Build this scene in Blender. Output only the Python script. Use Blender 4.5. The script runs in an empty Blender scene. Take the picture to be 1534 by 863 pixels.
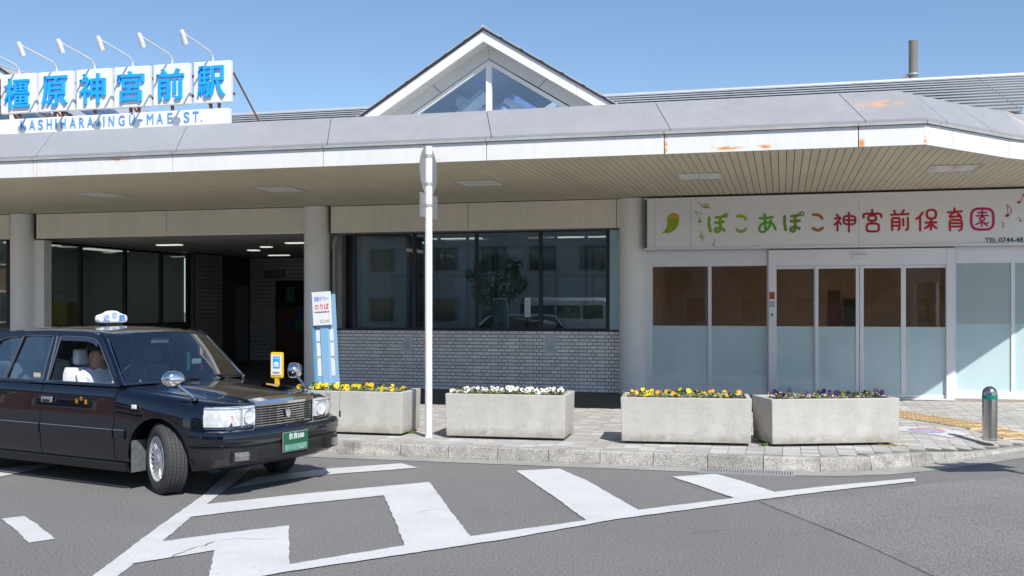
import bpy, bmesh, math, random
from mathutils import Vector, Matrix, Euler
random.seed(7)
R = math.radians
S = bpy.context.scene
COL = S.collection

# ------------------------------------------------------------------ camera
TH = R(14.5); FPX = 1567.0; HOR = 460.0; CH = 1.78
cam = bpy.data.cameras.new('camera'); camo = bpy.data.objects.new('camera', cam); COL.objects.link(camo)
camo.location = (0, 0, CH); camo.rotation_euler = (R(90), 0, TH)
cam.lens = 36 * FPX / 1534; cam.sensor_width = 36; cam.shift_y = (HOR - 431.5) / 1534
cam.clip_start = .1; cam.clip_end = 3000
S.camera = camo
# ------------------------------------------------------------------ sky, sun, exposure
SUN = Vector((.58, -.72, 1.0)).normalized()
w = bpy.data.worlds.new('World'); S.world = w; w.use_nodes = True
nt = w.node_tree; nt.nodes.clear()
sky = nt.nodes.new('ShaderNodeTexSky'); sky.sky_type = 'NISHITA'; sky.sun_disc = False
sky.sun_elevation = math.asin(SUN.z); sky.sun_rotation = math.atan2(SUN.x, SUN.y)
sky.air_density = 1.0; sky.dust_density = .25; sky.ozone_density = 4.2; sky.altitude = 50
bg = nt.nodes.new('ShaderNodeBackground'); bg.inputs[1].default_value = .115
wo = nt.nodes.new('ShaderNodeOutputWorld')
nt.links.new(sky.outputs[0], bg.inputs[0]); nt.links.new(bg.outputs[0], wo.inputs[0])
sl = bpy.data.lights.new('sun', 'SUN'); sl.energy = 4.3; sl.angle = R(.53); sl.color = (1, .96, .90)
so = bpy.data.objects.new('sun', sl); COL.objects.link(so)
so.rotation_euler = SUN.to_track_quat('Z', 'Y').to_euler()
S.view_settings.view_transform = 'Standard'; S.view_settings.look = 'None'
S.view_settings.exposure = 0.30; S.view_settings.gamma = 1

# ------------------------------------------------------------------ photo measurements -> places
DV = Vector((-math.sin(TH), math.cos(TH), 0)); RV = Vector((math.cos(TH), math.sin(TH), 0)); CP = Vector((0, 0, CH))
def ray(px, py): return DV + RV * ((px - 767) / FPX) + Vector((0, 0, (HOR - py) / FPX))
def G(px, py, z=0.0):
    e = ray(px, py); return CP + e * ((z - CH) / e.z)
def F(px, py, Y):
    e = ray(px, py); return CP + e * (Y / e.y)
def FX(px, Y): return F(px, 460, Y).x
def FZ(px, py, Y): return F(px, py, Y).z

# ------------------------------------------------------------------ materials
MATS = {}
def mat(name, col, rough=.6, metal=0., var=.08, vscale=2.5, bump=0., bscale=60., coat=0., spec=.5,
        speck=0., sscale=300., streak=0., rnd=0., stain=0., stcol=(.2, .17, .13), stscale=.8, emit=None, trans=0., rvar=0., pits=None, grime=None):
    if name in MATS: return MATS[name]
    m = bpy.data.materials.new(name); m.use_nodes = True; n = m.node_tree.nodes; L = m.node_tree.links
    b = n['Principled BSDF']; b.inputs['Roughness'].default_value = rough; b.inputs['Metallic'].default_value = metal
    b.inputs['Coat Weight'].default_value = coat; b.inputs['Coat Roughness'].default_value = .03; b.inputs['Coat IOR'].default_value = 1.7 if name == 'car_paint' else 1.5
    b.inputs['Specular IOR Level'].default_value = spec
    b.inputs['Transmission Weight'].default_value = trans
    tc = n.new('ShaderNodeTexCoord'); src = tc.outputs['Object']
    def noise(scale, det=4, vec=None, r=.6):
        t = n.new('ShaderNodeTexNoise'); t.inputs['Scale'].default_value = scale; t.inputs['Detail'].default_value = det
        t.inputs['Roughness'].default_value = r
        L.new(vec or src, t.inputs['Vector']); return t.outputs['Fac']
    def ramp(fac, a, b_, lo=0., hi=1.):
        r = n.new('ShaderNodeMapRange'); r.inputs[1].default_value = a; r.inputs[2].default_value = b_
        r.inputs[3].default_value = lo; r.inputs[4].default_value = hi; r.clamp = True
        L.new(fac, r.inputs[0]); return r.outputs[0]
    def mul(c, f):
        v = n.new('ShaderNodeVectorMath'); v.operation = 'SCALE'
        L.new(c, v.inputs[0]); L.new(f, v.inputs['Scale']); return v.outputs[0]
    rgb = n.new('ShaderNodeRGB'); rgb.outputs[0].default_value = (*col, 1); c = rgb.outputs[0]
    if var: c = mul(c, ramp(noise(vscale), .3, .7, 1 - var, 1 + var))
    if speck: c = mul(c, ramp(noise(sscale, 2, r=.8), .35, .65, 1 - speck, 1 + speck))
    if streak:
        mp = n.new('ShaderNodeMapping'); mp.inputs['Scale'].default_value = (9, 9, .7); L.new(src, mp.inputs[0])
        c = mul(c, ramp(noise(1.0, 5, mp.outputs[0]), .35, .7, 1 + streak * .3, 1 - streak))
    if rnd:
        oi = n.new('ShaderNodeObjectInfo'); c = mul(c, ramp(oi.outputs['Random'], 0, 1, 1 - rnd, 1 + rnd))
    if stain:
        mx = n.new('ShaderNodeMix'); mx.data_type = 'RGBA'; mx.inputs[7].default_value = (*stcol, 1)
        L.new(ramp(noise(stscale, 6, r=.7), .5, .72, 0, stain), mx.inputs[0]); L.new(c, mx.inputs[6]); c = mx.outputs[2]
    def blend(c, f, colr):
        mx = n.new('ShaderNodeMix'); mx.data_type = 'RGBA'; mx.inputs[7].default_value = (*colr, 1)
        L.new(f, mx.inputs[0]); L.new(c, mx.inputs[6]); return mx.outputs[2]
    if pits:
        for (ps, th, pc) in pits: c = blend(c, ramp(noise(ps, 5, r=.65), th, th + .05), pc)
    if grime:
        sp = n.new('ShaderNodeSeparateXYZ'); L.new(src, sp.inputs[0]); z_, g0, g1, gc = grime
        a_ = n.new('ShaderNodeMath'); a_.operation = 'MULTIPLY_ADD'; L.new(noise(7, 6, r=.75), a_.inputs[0]); a_.inputs[1].default_value = z_; L.new(sp.outputs[2], a_.inputs[2])
        c = blend(c, ramp(a_.outputs[0], g0, g1, .75, 0), gc)
    L.new(c, b.inputs['Base Color'])
    if rvar: L.new(ramp(noise(vscale * 2, 4), .3, .7, max(0, rough - rvar), min(1, rough + rvar)), b.inputs['Roughness'])
    if bump:
        bp = n.new('ShaderNodeBump'); bp.inputs['Strength'].default_value = bump; bp.inputs['Distance'].default_value = .01
        L.new(noise(bscale, 4), bp.inputs['Height']); L.new(bp.outputs[0], b.inputs['Normal'])
    if emit:
        b.inputs['Emission Color'].default_value = (*emit[0], 1); b.inputs['Emission Strength'].default_value = emit[1]
    MATS[name] = m; m['out_color'] = 1
    return m

def glass(name, tint=(.8, .88, .88), boost=1.0, base=.03):
    m = bpy.data.materials.new(name); m.use_nodes = True; n = m.node_tree.nodes; L = m.node_tree.links
    n.clear(); out = n.new('ShaderNodeOutputMaterial'); mx = n.new('ShaderNodeMixShader')
    tr = n.new('ShaderNodeBsdfTransparent'); tr.inputs[0].default_value = (*tint, 1)
    gl = n.new('ShaderNodeBsdfGlossy'); gl.inputs['Roughness'].default_value = .0; gl.inputs[0].default_value = (1, 1, 1, 1)
    fr = n.new('ShaderNodeFresnel'); ge = n.new('ShaderNodeNewGeometry'); io = n.new('ShaderNodeMapRange')
    io.inputs[3].default_value = 1.5; io.inputs[4].default_value = 1 / 1.5; L.new(ge.outputs['Backfacing'], io.inputs[0]); L.new(io.outputs[0], fr.inputs[0])
    ma = n.new('ShaderNodeMath'); ma.operation = 'MULTIPLY_ADD'; ma.inputs[1].default_value = boost; ma.inputs[2].default_value = base
    ma.use_clamp = True
    nz = n.new('ShaderNodeTexNoise'); nz.inputs['Scale'].default_value = .9; tc = n.new('ShaderNodeTexCoord')
    bp = n.new('ShaderNodeBump'); bp.inputs['Strength'].default_value = .02; bp.inputs['Distance'].default_value = .05
    L.new(tc.outputs['Object'], nz.inputs[0]); L.new(nz.outputs[0], bp.inputs['Height']); L.new(bp.outputs[0], gl.inputs['Normal'])
    L.new(fr.outputs[0], ma.inputs[0]); L.new(ma.outputs[0], mx.inputs[0])
    L.new(tr.outputs[0], mx.inputs[1]); L.new(gl.outputs[0], mx.inputs[2]); L.new(mx.outputs[0], out.inputs[0])
    return m

def rusty(m, spots, col=(.62, .24, .05)):
    """rust stains with a shape of their own: spots are (centre, radii, strength)"""
    n = m.node_tree.nodes; L = m.node_tree.links; b = n['Principled BSDF']
    base = b.inputs['Base Color'].links[0].from_socket
    tc = n.new('ShaderNodeTexCoord')
    nz = n.new('ShaderNodeTexNoise'); nz.inputs['Scale'].default_value = 9; nz.inputs['Detail'].default_value = 6; nz.inputs['Roughness'].default_value = .75
    mpz = n.new('ShaderNodeMapping'); mpz.inputs['Scale'].default_value = (.6, 1, 1.6)
    L.new(tc.outputs['Object'], mpz.inputs[0]); L.new(mpz.outputs[0], nz.inputs['Vector'])
    acc = None
    for (c, r, s) in spots:
        mp = n.new('ShaderNodeVectorMath'); mp.operation = 'SUBTRACT'; mp.inputs[1].default_value = c
        L.new(tc.outputs['Object'], mp.inputs[0])
        dv = n.new('ShaderNodeVectorMath'); dv.operation = 'DIVIDE'; dv.inputs[1].default_value = r; L.new(mp.outputs[0], dv.inputs[0])
        ln = n.new('ShaderNodeVectorMath'); ln.operation = 'LENGTH'; L.new(dv.outputs[0], ln.inputs[0])
        mr = n.new('ShaderNodeMapRange'); mr.inputs[1].default_value = 1; mr.inputs[2].default_value = 0; mr.inputs[3].default_value = 0; mr.inputs[4].default_value = s
        L.new(ln.outputs['Value'], mr.inputs[0])
        if acc is None: acc = mr.outputs[0]
        else:
            a = n.new('ShaderNodeMath'); a.operation = 'MAXIMUM'; L.new(acc, a.inputs[0]); L.new(mr.outputs[0], a.inputs[1]); acc = a.outputs[0]
    k = n.new('ShaderNodeMapRange'); k.inputs[1].default_value = .44; k.inputs[2].default_value = .60; L.new(nz.outputs[0], k.inputs[0])
    f = n.new('ShaderNodeMath'); f.operation = 'MULTIPLY'; L.new(acc, f.inputs[0]); L.new(k.outputs[0], f.inputs[1])
    mx = n.new('ShaderNodeMix'); mx.data_type = 'RGBA'; mx.inputs[7].default_value = (*col, 1); L.new(f.outputs[0], mx.inputs[0])
    L.new(base, mx.inputs[6]); L.new(mx.outputs[2], b.inputs['Base Color'])

# ------------------------------------------------------------------ mesh helpers
class MB:
    def __init__(s): s.v = []; s.f = []; s.mi = []; s.cur = 0
    def add(s, vs, fs):
        o = len(s.v); s.v += [tuple(v) for v in vs]; s.f += [tuple(i + o for i in f) for f in fs]; s.mi += [s.cur] * len(fs); return s
    def box(s, x0, x1, y0, y1, z0, z1):
        return s.add([(x0, y0, z0), (x1, y0, z0), (x1, y1, z0), (x0, y1, z0), (x0, y0, z1), (x1, y0, z1), (x1, y1, z1), (x0, y1, z1)],
                     [(0, 3, 2, 1), (4, 5, 6, 7), (0, 1, 5, 4), (1, 2, 6, 5), (2, 3, 7, 6), (3, 0, 4, 7)])
    def obox(s, c, ax, ay, az):
        c = Vector(c); ax, ay, az = Vector(ax), Vector(ay), Vector(az)
        vs = [c + ax * i + ay * j + az * k for k in (-1, 1) for (i, j) in ((-1, -1), (1, -1), (1, 1), (-1, 1))]
        return s.add(vs, [(0, 3, 2, 1), (4, 5, 6, 7), (0, 1, 5, 4), (1, 2, 6, 5), (2, 3, 7, 6), (3, 0, 4, 7)])
    def prism(s, pts, vec, flip=False):
        """closed polygon of 3D points swept by vec"""
        n = len(pts); vec = Vector(vec); a = [Vector(p) for p in pts]
        fs = [tuple(range(n)), tuple(range(2 * n - 1, n - 1, -1))] + [((i + 1) % n, i, i + n, (i + 1) % n + n) for i in range(n)]
        return s.add(a + [p + vec for p in a], fs)
    def tube(s, pts, r, n=10, cap=True, r2=None):
        pts = [Vector(p) for p in pts]; rings = []
        up = None
        for i, p in enumerate(pts):
            d = (pts[min(i + 1, len(pts) - 1)] - pts[max(i - 1, 0)]).normalized()
            if up is None: up = Vector((0, 0, 1)) if abs(d.z) < .9 else Vector((1, 0, 0))
            a = d.cross(up).normalized(); b_ = a.cross(d).normalized(); up = b_ if abs(b_.length) > 0 else up
            rr = r if r2 is None else r + (r2 - r) * i / (len(pts) - 1)
            if isinstance(r, (list, tuple)): rr = r[i]
            rings.append([p + (a * math.cos(2 * math.pi * k / n) + b_ * math.sin(2 * math.pi * k / n)) * rr for k in range(n)])
        vs = [v for rg in rings for v in rg]; fs = []
        for i in range(len(pts) - 1):
            for k in range(n):
                fs.append((i * n + k, i * n + (k + 1) % n, (i + 1) * n + (k + 1) % n, (i + 1) * n + k))
        if cap: fs += [tuple(range(n - 1, -1, -1)), tuple(range((len(pts) - 1) * n, len(pts) * n))]
        return s.add(vs, fs)
    def lathe(s, prof, n=24, M=None, a0=0, a1=2 * math.pi):
        """profile (r, h) about local z"""
        full = abs(a1 - a0 - 2 * math.pi) < 1e-6; m = n if full else n + 1; vs = []; fs = []
        for k in range(m):
            a = a0 + (a1 - a0) * k / n
            for (r_, h_) in prof:
                v = Vector((r_ * math.cos(a), r_ * math.sin(a), h_)); vs.append(M @ v if M else v)
        p = len(prof)
        for k in range(n):
            k2 = (k + 1) % m
            for i in range(p - 1): fs.append((k * p + i, k2 * p + i, k2 * p + i + 1, k * p + i + 1))
        return s.add(vs, fs)
    def loft(s, rings, closed=True, cap0=True, cap1=True):
        n = len(rings[0]); vs = [v for r_ in rings for v in r_]; fs = []
        for i in range(len(rings) - 1):
            for k in range(n if closed else n - 1):
                k2 = (k + 1) % n; fs.append((i * n + k, i * n + k2, (i + 1) * n + k2, (i + 1) * n + k))
        if cap0: fs.append(tuple(range(n - 1, -1, -1)))
        if cap1: fs.append(tuple(range((len(rings) - 1) * n, len(rings) * n)))
        return s.add(vs, fs)
    def mesh(s, name):
        me = bpy.data.meshes.new(name); me.from_pydata([tuple(v) for v in s.v], [], s.f); me.update(); return me
    def build(s, name, m, parent=None, smooth=False, bevel=0., world=True, seg=2, fix=True, angle=35):
        me = s.mesh(name)
        ms = m if isinstance(m, (list, tuple)) else [m]
        for x in ms: me.materials.append(x)
        if len(ms) > 1: me.polygons.foreach_set('material_index', s.mi)
        if fix or bevel:
            bm = bmesh.new(); bm.from_mesh(me)
            if fix: bmesh.ops.remove_doubles(bm, verts=bm.verts, dist=1e-5); bmesh.ops.recalc_face_normals(bm, faces=bm.faces)
            if bevel:
                es = [e for e in bm.edges if len(e.link_faces) == 2 and e.calc_face_angle(0) > R(35)]
                bmesh.ops.bevel(bm, geom=es, offset=bevel, segments=seg, affect='EDGES', profile=.5, clamp_overlap=True)
            bm.to_mesh(me); bm.free()
        o = bpy.data.objects.new(name, me); COL.objects.link(o)
        if parent is not None:
            o.parent = parent
            if world: o.matrix_parent_inverse = root_mat(parent).inverted()
        if smooth:
            me.polygons.foreach_set('use_smooth', [True] * len(me.polygons))
            me.set_sharp_from_angle(angle=R(angle))
        return o

def root_mat(o):
    M = Matrix.LocRotScale(o.location, o.rotation_euler, o.scale)
    if o.parent is not None: M = root_mat(o.parent) @ o.matrix_parent_inverse @ M
    return M
def tag(o, label=None, cat=None, group=None, kind=None):
    if label: o['label'] = label
    if cat: o['category'] = cat
    if group: o['group'] = group
    if kind: o['kind'] = kind
    return o
def thing(name, label, cat, loc=(0, 0, 0), rz=0, group=None, scale=1):
    o = bpy.data.objects.new(name, None); COL.objects.link(o); o.location = loc; o.rotation_euler = (0, 0, rz)
    o.scale = (scale,) * 3; o.empty_display_size = .2
    return tag(o, label, cat, group)
def inst(name, me, parent, M, world=True):
    o = bpy.data.objects.new(name, me); COL.objects.link(o)
    o.parent = parent
    if parent is not None and world: o.matrix_parent_inverse = root_mat(parent).inverted()
    o.matrix_basis = M; return o
def T(x, y, z): return Matrix.Translation((x, y, z))

TXT = {}
def glyph(body, off=0.0, ext=.0, bevel=0.):
    key = (body, off)
    if key not in TXT:
        cu = bpy.data.curves.new('text', 'FONT'); cu.body = body; cu.size = 1; cu.offset = off; cu.extrude = .5; cu.resolution_u = 4
        o = bpy.data.objects.new('text', cu); COL.objects.link(o)
        bpy.context.view_layer.update(); dg = bpy.context.evaluated_depsgraph_get()
        me = bpy.data.meshes.new_from_object(o.evaluated_get(dg))
        TXT[key] = ([v.co.copy() for v in me.vertices], [tuple(p.vertices) for p in me.polygons])
        bpy.data.objects.remove(o); bpy.data.curves.remove(cu); bpy.data.meshes.remove(me)
    return TXT[key]
def text(name, body, m, parent, c, ux, uz, w_, h_, depth, off=0., world=True):
    """text fitted to width w_ and height h_, centred at c; ux = reading direction, uz = up, front normal = ux x uz"""
    vs, fs = glyph(body, off)
    x0 = min(v.x for v in vs); x1 = max(v.x for v in vs); y0 = min(v.y for v in vs); y1 = max(v.y for v in vs)
    ux = Vector(ux).normalized(); uz = Vector(uz).normalized(); un = ux.cross(uz); c = Vector(c)
    b = MB(); b.add([c + ux * ((v.x - (x0 + x1) / 2) / (x1 - x0) * w_) + uz * ((v.y - (y0 + y1) / 2) / (y1 - y0) * h_) + un * (v.z * 1.0 + .5) * depth for v in vs], fs)
    return b.build(name, m, parent, world=world, fix=False)

# ------------------------------------------------------------------ material library
M_asph = mat('asphalt', (.192, .187, .180), .9, var=.10, vscale=.35, bump=.7, bscale=90, speck=.46, sscale=62, stain=.3, stcol=(.160, .156, .15), pits=[(75, .66, (.40, .40, .39))], stscale=.5)
M_patch = mat('asphalt_patch', (.218, .205, .197), .9, var=.12, vscale=.5, bump=.8, bscale=90, speck=.50, sscale=58, pits=[(60, .66, (.42, .41, .40))])
M_line = mat('road_paint', (.63, .63, .625), .6, var=.05, vscale=2, speck=.10, sscale=90, stain=.35, stcol=(.46, .455, .44), stscale=2.6, pits=[(26, .64, (.30, .295, .285)), (5.5, .70, (.36, .355, .34))], bump=.3, bscale=120)
M_crack = mat('asphalt_seam', (.11, .107, .102), .95, var=.3, vscale=12)
M_gutter = mat('gutter_concrete', (.33, .32, .29), .85, var=.14, vscale=3, speck=.2, sscale=110, stain=.4, stcol=(.22, .2, .17), stscale=1.6, bump=.3)
M_kerb = mat('kerb_stone', (.40, .38, .345), .85, var=.2, vscale=5, speck=.42, sscale=65, stain=.85, stcol=(.13, .12, .10), stscale=2.2, bump=.7, bscale=90, rnd=.12)
M_block = [mat('paver_grey', (.38, .37, .35), .85, var=.12, vscale=7, speck=.14, sscale=140, bump=.3, rnd=.06),
           mat('paver_light', (.50, .49, .46), .85, var=.12, vscale=7, speck=.14, sscale=140, bump=.3, rnd=.06),
           mat('paver_warm', (.42, .385, .35), .85, var=.12, vscale=7, speck=.14, sscale=140, bump=.3, rnd=.06)]
M_joint = mat('paver_joint', (.13, .12, .10), .95, var=.2, vscale=9)
M_darkpave = mat('dark_floor_tile', (.055, .055, .06), .45, var=.15, vscale=3)
M_yel = mat('tactile_yellow', (.60, .45, .25), .7, var=.12, vscale=6, stain=.25, stcol=(.36, .28, .15), rnd=.08)
M_conc = mat('planter_concrete', (.52, .50, .455), .85, var=.09, vscale=3, speck=.12, sscale=110, streak=.05, stain=.45, stcol=(.42, .41, .385), stscale=3.4, pits=[(55, .66, (.33, .31, .28)), (3.2, .66, (.40, .39, .37))], grime=(-.30, -.13, .0, (.26, .24, .19)), bump=.6, bscale=95)
M_soil = mat('soil', (.10, .065, .04), .95, var=.3, vscale=20, bump=1, bscale=60)
M_fog = mat('fog_reflector', (.20, .20, .20), .4, metal=.3, var=.3, vscale=30)
M_fascia = mat('fascia_white', (.80, .79, .76), .42, var=.03, vscale=1.5, streak=.05)
M_coping = mat('coping_metal', (.375, .375, .385), .42, metal=.12, var=.03, vscale=1.3, rvar=.08, streak=.06)
M_drip = mat('drip_edge', (.46, .46, .45), .5, metal=.2, var=.12, vscale=5, stain=.4, stcol=(.38, .25, .14), stscale=2.2)
M_soff = mat('soffit_board', (.63, .565, .415), .55, var=.05, vscale=1, rnd=.035)
M_dark = mat('shadow_gap', (.02, .02, .02), .9, var=0)
M_beam = mat('beam_panel', (.81, .755, .655), .6, var=.05, vscale=1.2, streak=.05)
M_col = mat('column_paint', (.85, .84, .82), .5, var=.03, vscale=1.5)
M_roof = mat('roof_metal', (.50, .52, .545), .42, metal=.25, var=.06, vscale=1.6, rnd=.04)
M_roofe = mat('roof_edge_dark', (.03, .03, .035), .6, var=.1)
M_gwall = mat('gable_cladding', (.66, .665, .66), .5, var=.03)
M_blackf = mat('window_frame_dark', (.015, .015, .018), .4, var=.1)
M_alu = mat('aluminium_white', (.80, .79, .81), .38, metal=.1, var=.03)
M_signw = mat('sign_panel_grey', (.82, .82, .835), .5, var=.02, vscale=1)
M_frost = mat('frosted_film', (.52, .67, .70), .16, var=.05, vscale=1.1, coat=.8, spec=.6)
M_frost2 = mat('translucent_film', (.42, .50, .50), .16, var=.05, vscale=1, coat=.6)
M_tile = mat('wall_tile', (.80, .78, .77), .38, var=.06, vscale=12, rnd=.13, rvar=.1)
M_tileJ = mat('tile_joint', (.07, .07, .075), .9, var=.1)
M_pole = mat('pole_white', (.78, .78, .77), .35, var=.04, vscale=4, streak=.06)
M_galv = mat('galvanised', (.50, .51, .52), .45, metal=.5, var=.08, vscale=8)
M_white = mat('board_white', (.80, .80, .79), .4, var=.02)
M_blue = mat('letter_blue', (.015, .39, .92), .4, var=.03)
M_blue2 = mat('letter_pale_blue', (.13, .34, .68), .5, var=.05)
M_rustst = mat('rusty_steel', (.20, .075, .045), .8, var=.3, vscale=12)
M_steel = mat('stainless', (.52, .50, .48), .22, metal=1., var=.08, vscale=30, rvar=.05)
M_teal = mat('reflective_green', (.0, .22, .17), .4, var=.05)
M_black = mat('black_plastic', (.012, .012, .013), .45, var=.1)
M_rubber = mat('tyre_rubber', (.055, .055, .058), .75, var=.12, vscale=20, bump=.4, bscale=90)
M_paint = mat('car_paint', (.002, .0035, .010), .18, var=.0, coat=1., spec=.12)
M_trimd = mat('trim_dull', (.30, .31, .33), .3, metal=.8, var=.05)
M_chrome = mat('chrome', (.80, .80, .80), .06, metal=1., var=0)
M_hub = mat('wheel_cover_silver', (.62, .62, .63), .32, metal=.35, var=.06, vscale=20)
M_arch = mat('wheel_arch_liner', (.012, .012, .012), .9, var=.1)
M_lamp = mat('lamp_lens', (.80, .82, .84), .2, metal=.1, var=.25, vscale=26, coat=1.)
M_amber = mat('amber_lens', (.65, .12, .03), .2, var=.1, coat=1)
M_plate = mat('plate_green', (.008, .11, .055), .35, var=.08, vscale=25)
M_seat = mat('seat_cover', (.72, .73, .76), .8, var=.05, vscale=8)
M_seatg = mat('seat_grey', (.20, .22, .26), .8, var=.05)
M_int = mat('car_interior', (.03, .032, .036), .8, var=.1)
M_gold = mat('gold_print', (.60, .30, .03), .45, var=.05)
M_bluep = mat('print_blue', (.03, .18, .62), .5, var=0)
M_redp = mat('print_red', (.62, .03, .04), .5, var=0)
M_blkp = mat('print_black', (.03, .03, .035), .5, var=0)
M_greyp = mat('print_grey', (.28, .30, .33), .5, var=0)
M_skyb = mat('panel_light_blue', (.25, .46, .66), .45, var=.05, vscale=5)
M_sgny = mat('sign_yellow', (.80, .48, .02), .45, var=.04)
M_paper = mat('paper', (.55, .60, .66), .7, var=.04)
G_car = glass('car_glass', (.62, .68, .70), 1.25, .09)
G_ws = glass('windscreen_glass', (.45, .52, .56), 1.3, .13)
G_win = glass('window_glass', (.80, .86, .86), 1.0, .075)
G_door = glass('door_glass', (.95, .95, .94), 1.05, .08)
G_gab = glass('gable_glass', (.88, .92, .98), 1.2, .10)

# ================================================================== GROUND
sheet = MB().add([(-300, -300, 0), (300, -300, 0), (300, 300, 0), (-300, 300, 0)], [(0, 1, 2, 3)])
road = tag(sheet.build('road', M_asph), kind='structure')
def flat(name, pts, z, m, parent=None):
    P = [G(x, y, z) for x, y in pts]; return MB().add(P, [tuple(range(len(P)))]).build(name, m, parent)
# coarser patch of asphalt at the right, with its seam
patch = flat('asphalt_patch', [(1137, 752), (1270, 741), (1400, 724), (1660, 700), (2300, 900), (1560, 980), (1420, 872), (1290, 813)], .003, M_patch)
tag(patch, kind='structure')
seam = MB(); sp = [(1135, 750), (1180, 768), (1235, 790), (1290, 813), (1345, 838), (1400, 864), (1480, 905)]
for i in range(len(sp) - 1):
    a = G(*sp[i], .005); b_ = G(*sp[i + 1], .005); d = (b_ - a).normalized(); nrm = Vector((-d.y, d.x, 0)) * random.uniform(.0015, .005)
    seam.add([a - nrm, a + nrm, b_ + nrm, b_ - nrm], [(0, 1, 2, 3)])
tag(seam.build('asphalt_seam', M_crack), kind='structure')
# painted markings: one painted layout
mk = bpy.data.objects.new('road_marking', None); COL.objects.link(mk); tag(mk, kind='structure')
def rough(P, step=.06, amp=.006):
    out = []
    for i in range(len(P)):
        a, b_ = P[i], P[(i + 1) % len(P)]; n_ = max(1, int((b_ - a).length / step)); d = (b_ - a).normalized(); nn = Vector((-d.y, d.x, 0))
        for k in range(n_): out.append(a + (b_ - a) * k / n_ + (nn * random.uniform(-amp, amp) if k else Vector()))
    return out
def stripe(pts, z):
    P = rough([G(x, y, z) for x, y in pts]); MB().add(P, [tuple(range(len(P)))]).build('painted_stripe', M_line, mk)
stripe([(300, 745), (345, 705), (380, 699), (350, 724), (312, 753), (260, 797), (197, 847), (176, 863), (142, 892), (105, 892), (138, 863), (200, 816), (255, 776)], .006)
stripe([(602, 694), (626, 700.5), (500, 710), (430, 718), (345, 732), (385, 715), (490, 702)], .008)
stripe([(300, 756), (470, 738), (643, 722), (662, 748), (706, 806), (607, 820), (594, 785), (575, 742), (430, 757), (278, 775)], .008)
stripe([(222, 814), (330, 799), (432.6, 787), (433, 820), (434, 848), (380, 864), (302, 892), (313, 863), (322, 824), (260, 834), (190, 845)], .008)
stripe([(773, 705), (838, 702), (880, 720), (960, 766), (882, 782), (830, 744)], .008)
stripe([(1006, 714), (1072, 710), (1110, 720), (1164, 738), (1108, 749), (1060, 732)], .008)
stripe([(1370, 716), (1372, 721), (1260, 733), (1160, 745.5), (1040, 762), (920, 778), (760, 807), (545, 839), (436, 855), (377, 866), (290, 892), (240, 895),
        (340, 861), (380, 854), (434, 845), (607, 816.5), (705, 803), (880, 779), (958, 763.5), (1098, 746), (1166, 736), (1260, 726)], .010)
stripe([(1.5, 777), (36, 773), (58, 787), (82, 807), (43, 813), (25, 795)], .006)
stripe([(-30, 705), (60, 695), (120, 690), (-10, 716)], .008)

def crack(pts, z, w_, parent=None):
    b = MB(); Q = []
    for i in range(len(pts) - 1):
        a, c = G(*pts[i], z), G(*pts[i + 1], z); n_ = max(2, int((c - a).length / .05))
        for k in range(n_): Q.append(a + (c - a) * k / n_ + Vector((random.uniform(-.012, .012), random.uniform(-.012, .012), 0)))
    for i in range(len(Q) - 1):
        d = (Q[i + 1] - Q[i]).normalized(); nn = Vector((-d.y, d.x, 0)) * w_ * random.uniform(.4, 1.3); b.add([Q[i] - nn, Q[i] + nn, Q[i + 1] + nn, Q[i + 1] - nn], [(0, 1, 2, 3)])
    return tag(b.build('road_crack', M_crack, fix=False), kind='structure')
crack([(258, 833), (275, 826), (290, 820), (305, 817), (328, 809)], .013, .004)
crack([(330, 809), (360, 806), (395, 808), (425, 805)], .013, .0025)
crack([(618, 770), (650, 762), (690, 765)], .013, .002)
crack([(1010, 717), (1050, 731), (1085, 741), (1112, 749)], .015, .003)
crack([(1030, 800), (1100, 792), (1180, 800), (1250, 795)], .006, .0018)
# kerb path (front foot of the kerb)
KP = [(-26, 11.70), (-12, 11.70), (-5.6, 11.70), (0.15, 11.70), (.55, 11.78), (.85, 11.93), (1.12, 12.12), (1.55, 12.52), (2.0, 13.02), (2.45, 13.54), (2.92, 14.12), (3.6, 15.0), (4.6, 15.9), (6.5, 16.6), (14, 16.9)]
KP = [Vector((x, y, 0)) for x, y in KP]
def resample(P, step):
    out = [P[0]]; carry = 0
    for i in range(len(P) - 1):
        a, b_ = P[i], P[i + 1]; L_ = (b_ - a).length; t = step - carry
        while t <= L_: out.append(a + (b_ - a) * t / L_); t += step
        carry = (carry + L_) % step
    return out
kerb = bpy.data.objects.new('kerb', None); COL.objects.link(kerb); tag(kerb, kind='structure')
def kz(x): return .15 if x < 1.5 else max(.05, .15 - (x - 1.5) * .11)
ks = resample(KP, .60)
def normals(P):
    N = []
    for i in range(len(P)):
        d = (P[min(i + 1, len(P) - 1)] - P[max(0, i - 1)]).normalized(); N.append(Vector((-d.y, d.x, 0)))
    return N
kn = normals(ks)
for i in range(len(ks) - 1):
    a, b_, na, nb = ks[i], ks[i + 1], kn[i], kn[i + 1]
    if a.x > 9 or a.x < -20: continue
    d = (b_ - a).normalized() * .004; jt = random.uniform(-.003, .003)
    W_ = .15
    def sec(p, n_, h):
        return [p + n_ * .0 + Vector((0, 0, -.05)), p + n_ * 0 + Vector((0, 0, .02)), p + n_ * (.018 + jt) + Vector((0, 0, h - .012)), p + n_ * (.03 + jt) + Vector((0, 0, h)),
                p + n_ * W_ + Vector((0, 0, h)), p + n_ * W_ + Vector((0, 0, -.05))]
    MB().loft([sec(a + d, na, kz(a.x) + jt), sec(b_ - d, nb, kz(b_.x) + jt)]).build('kerb_stone', M_kerb, kerb, smooth=False)
gut = MB(); gl_ = resample(KP, .5); gn = normals(gl_)
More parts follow.
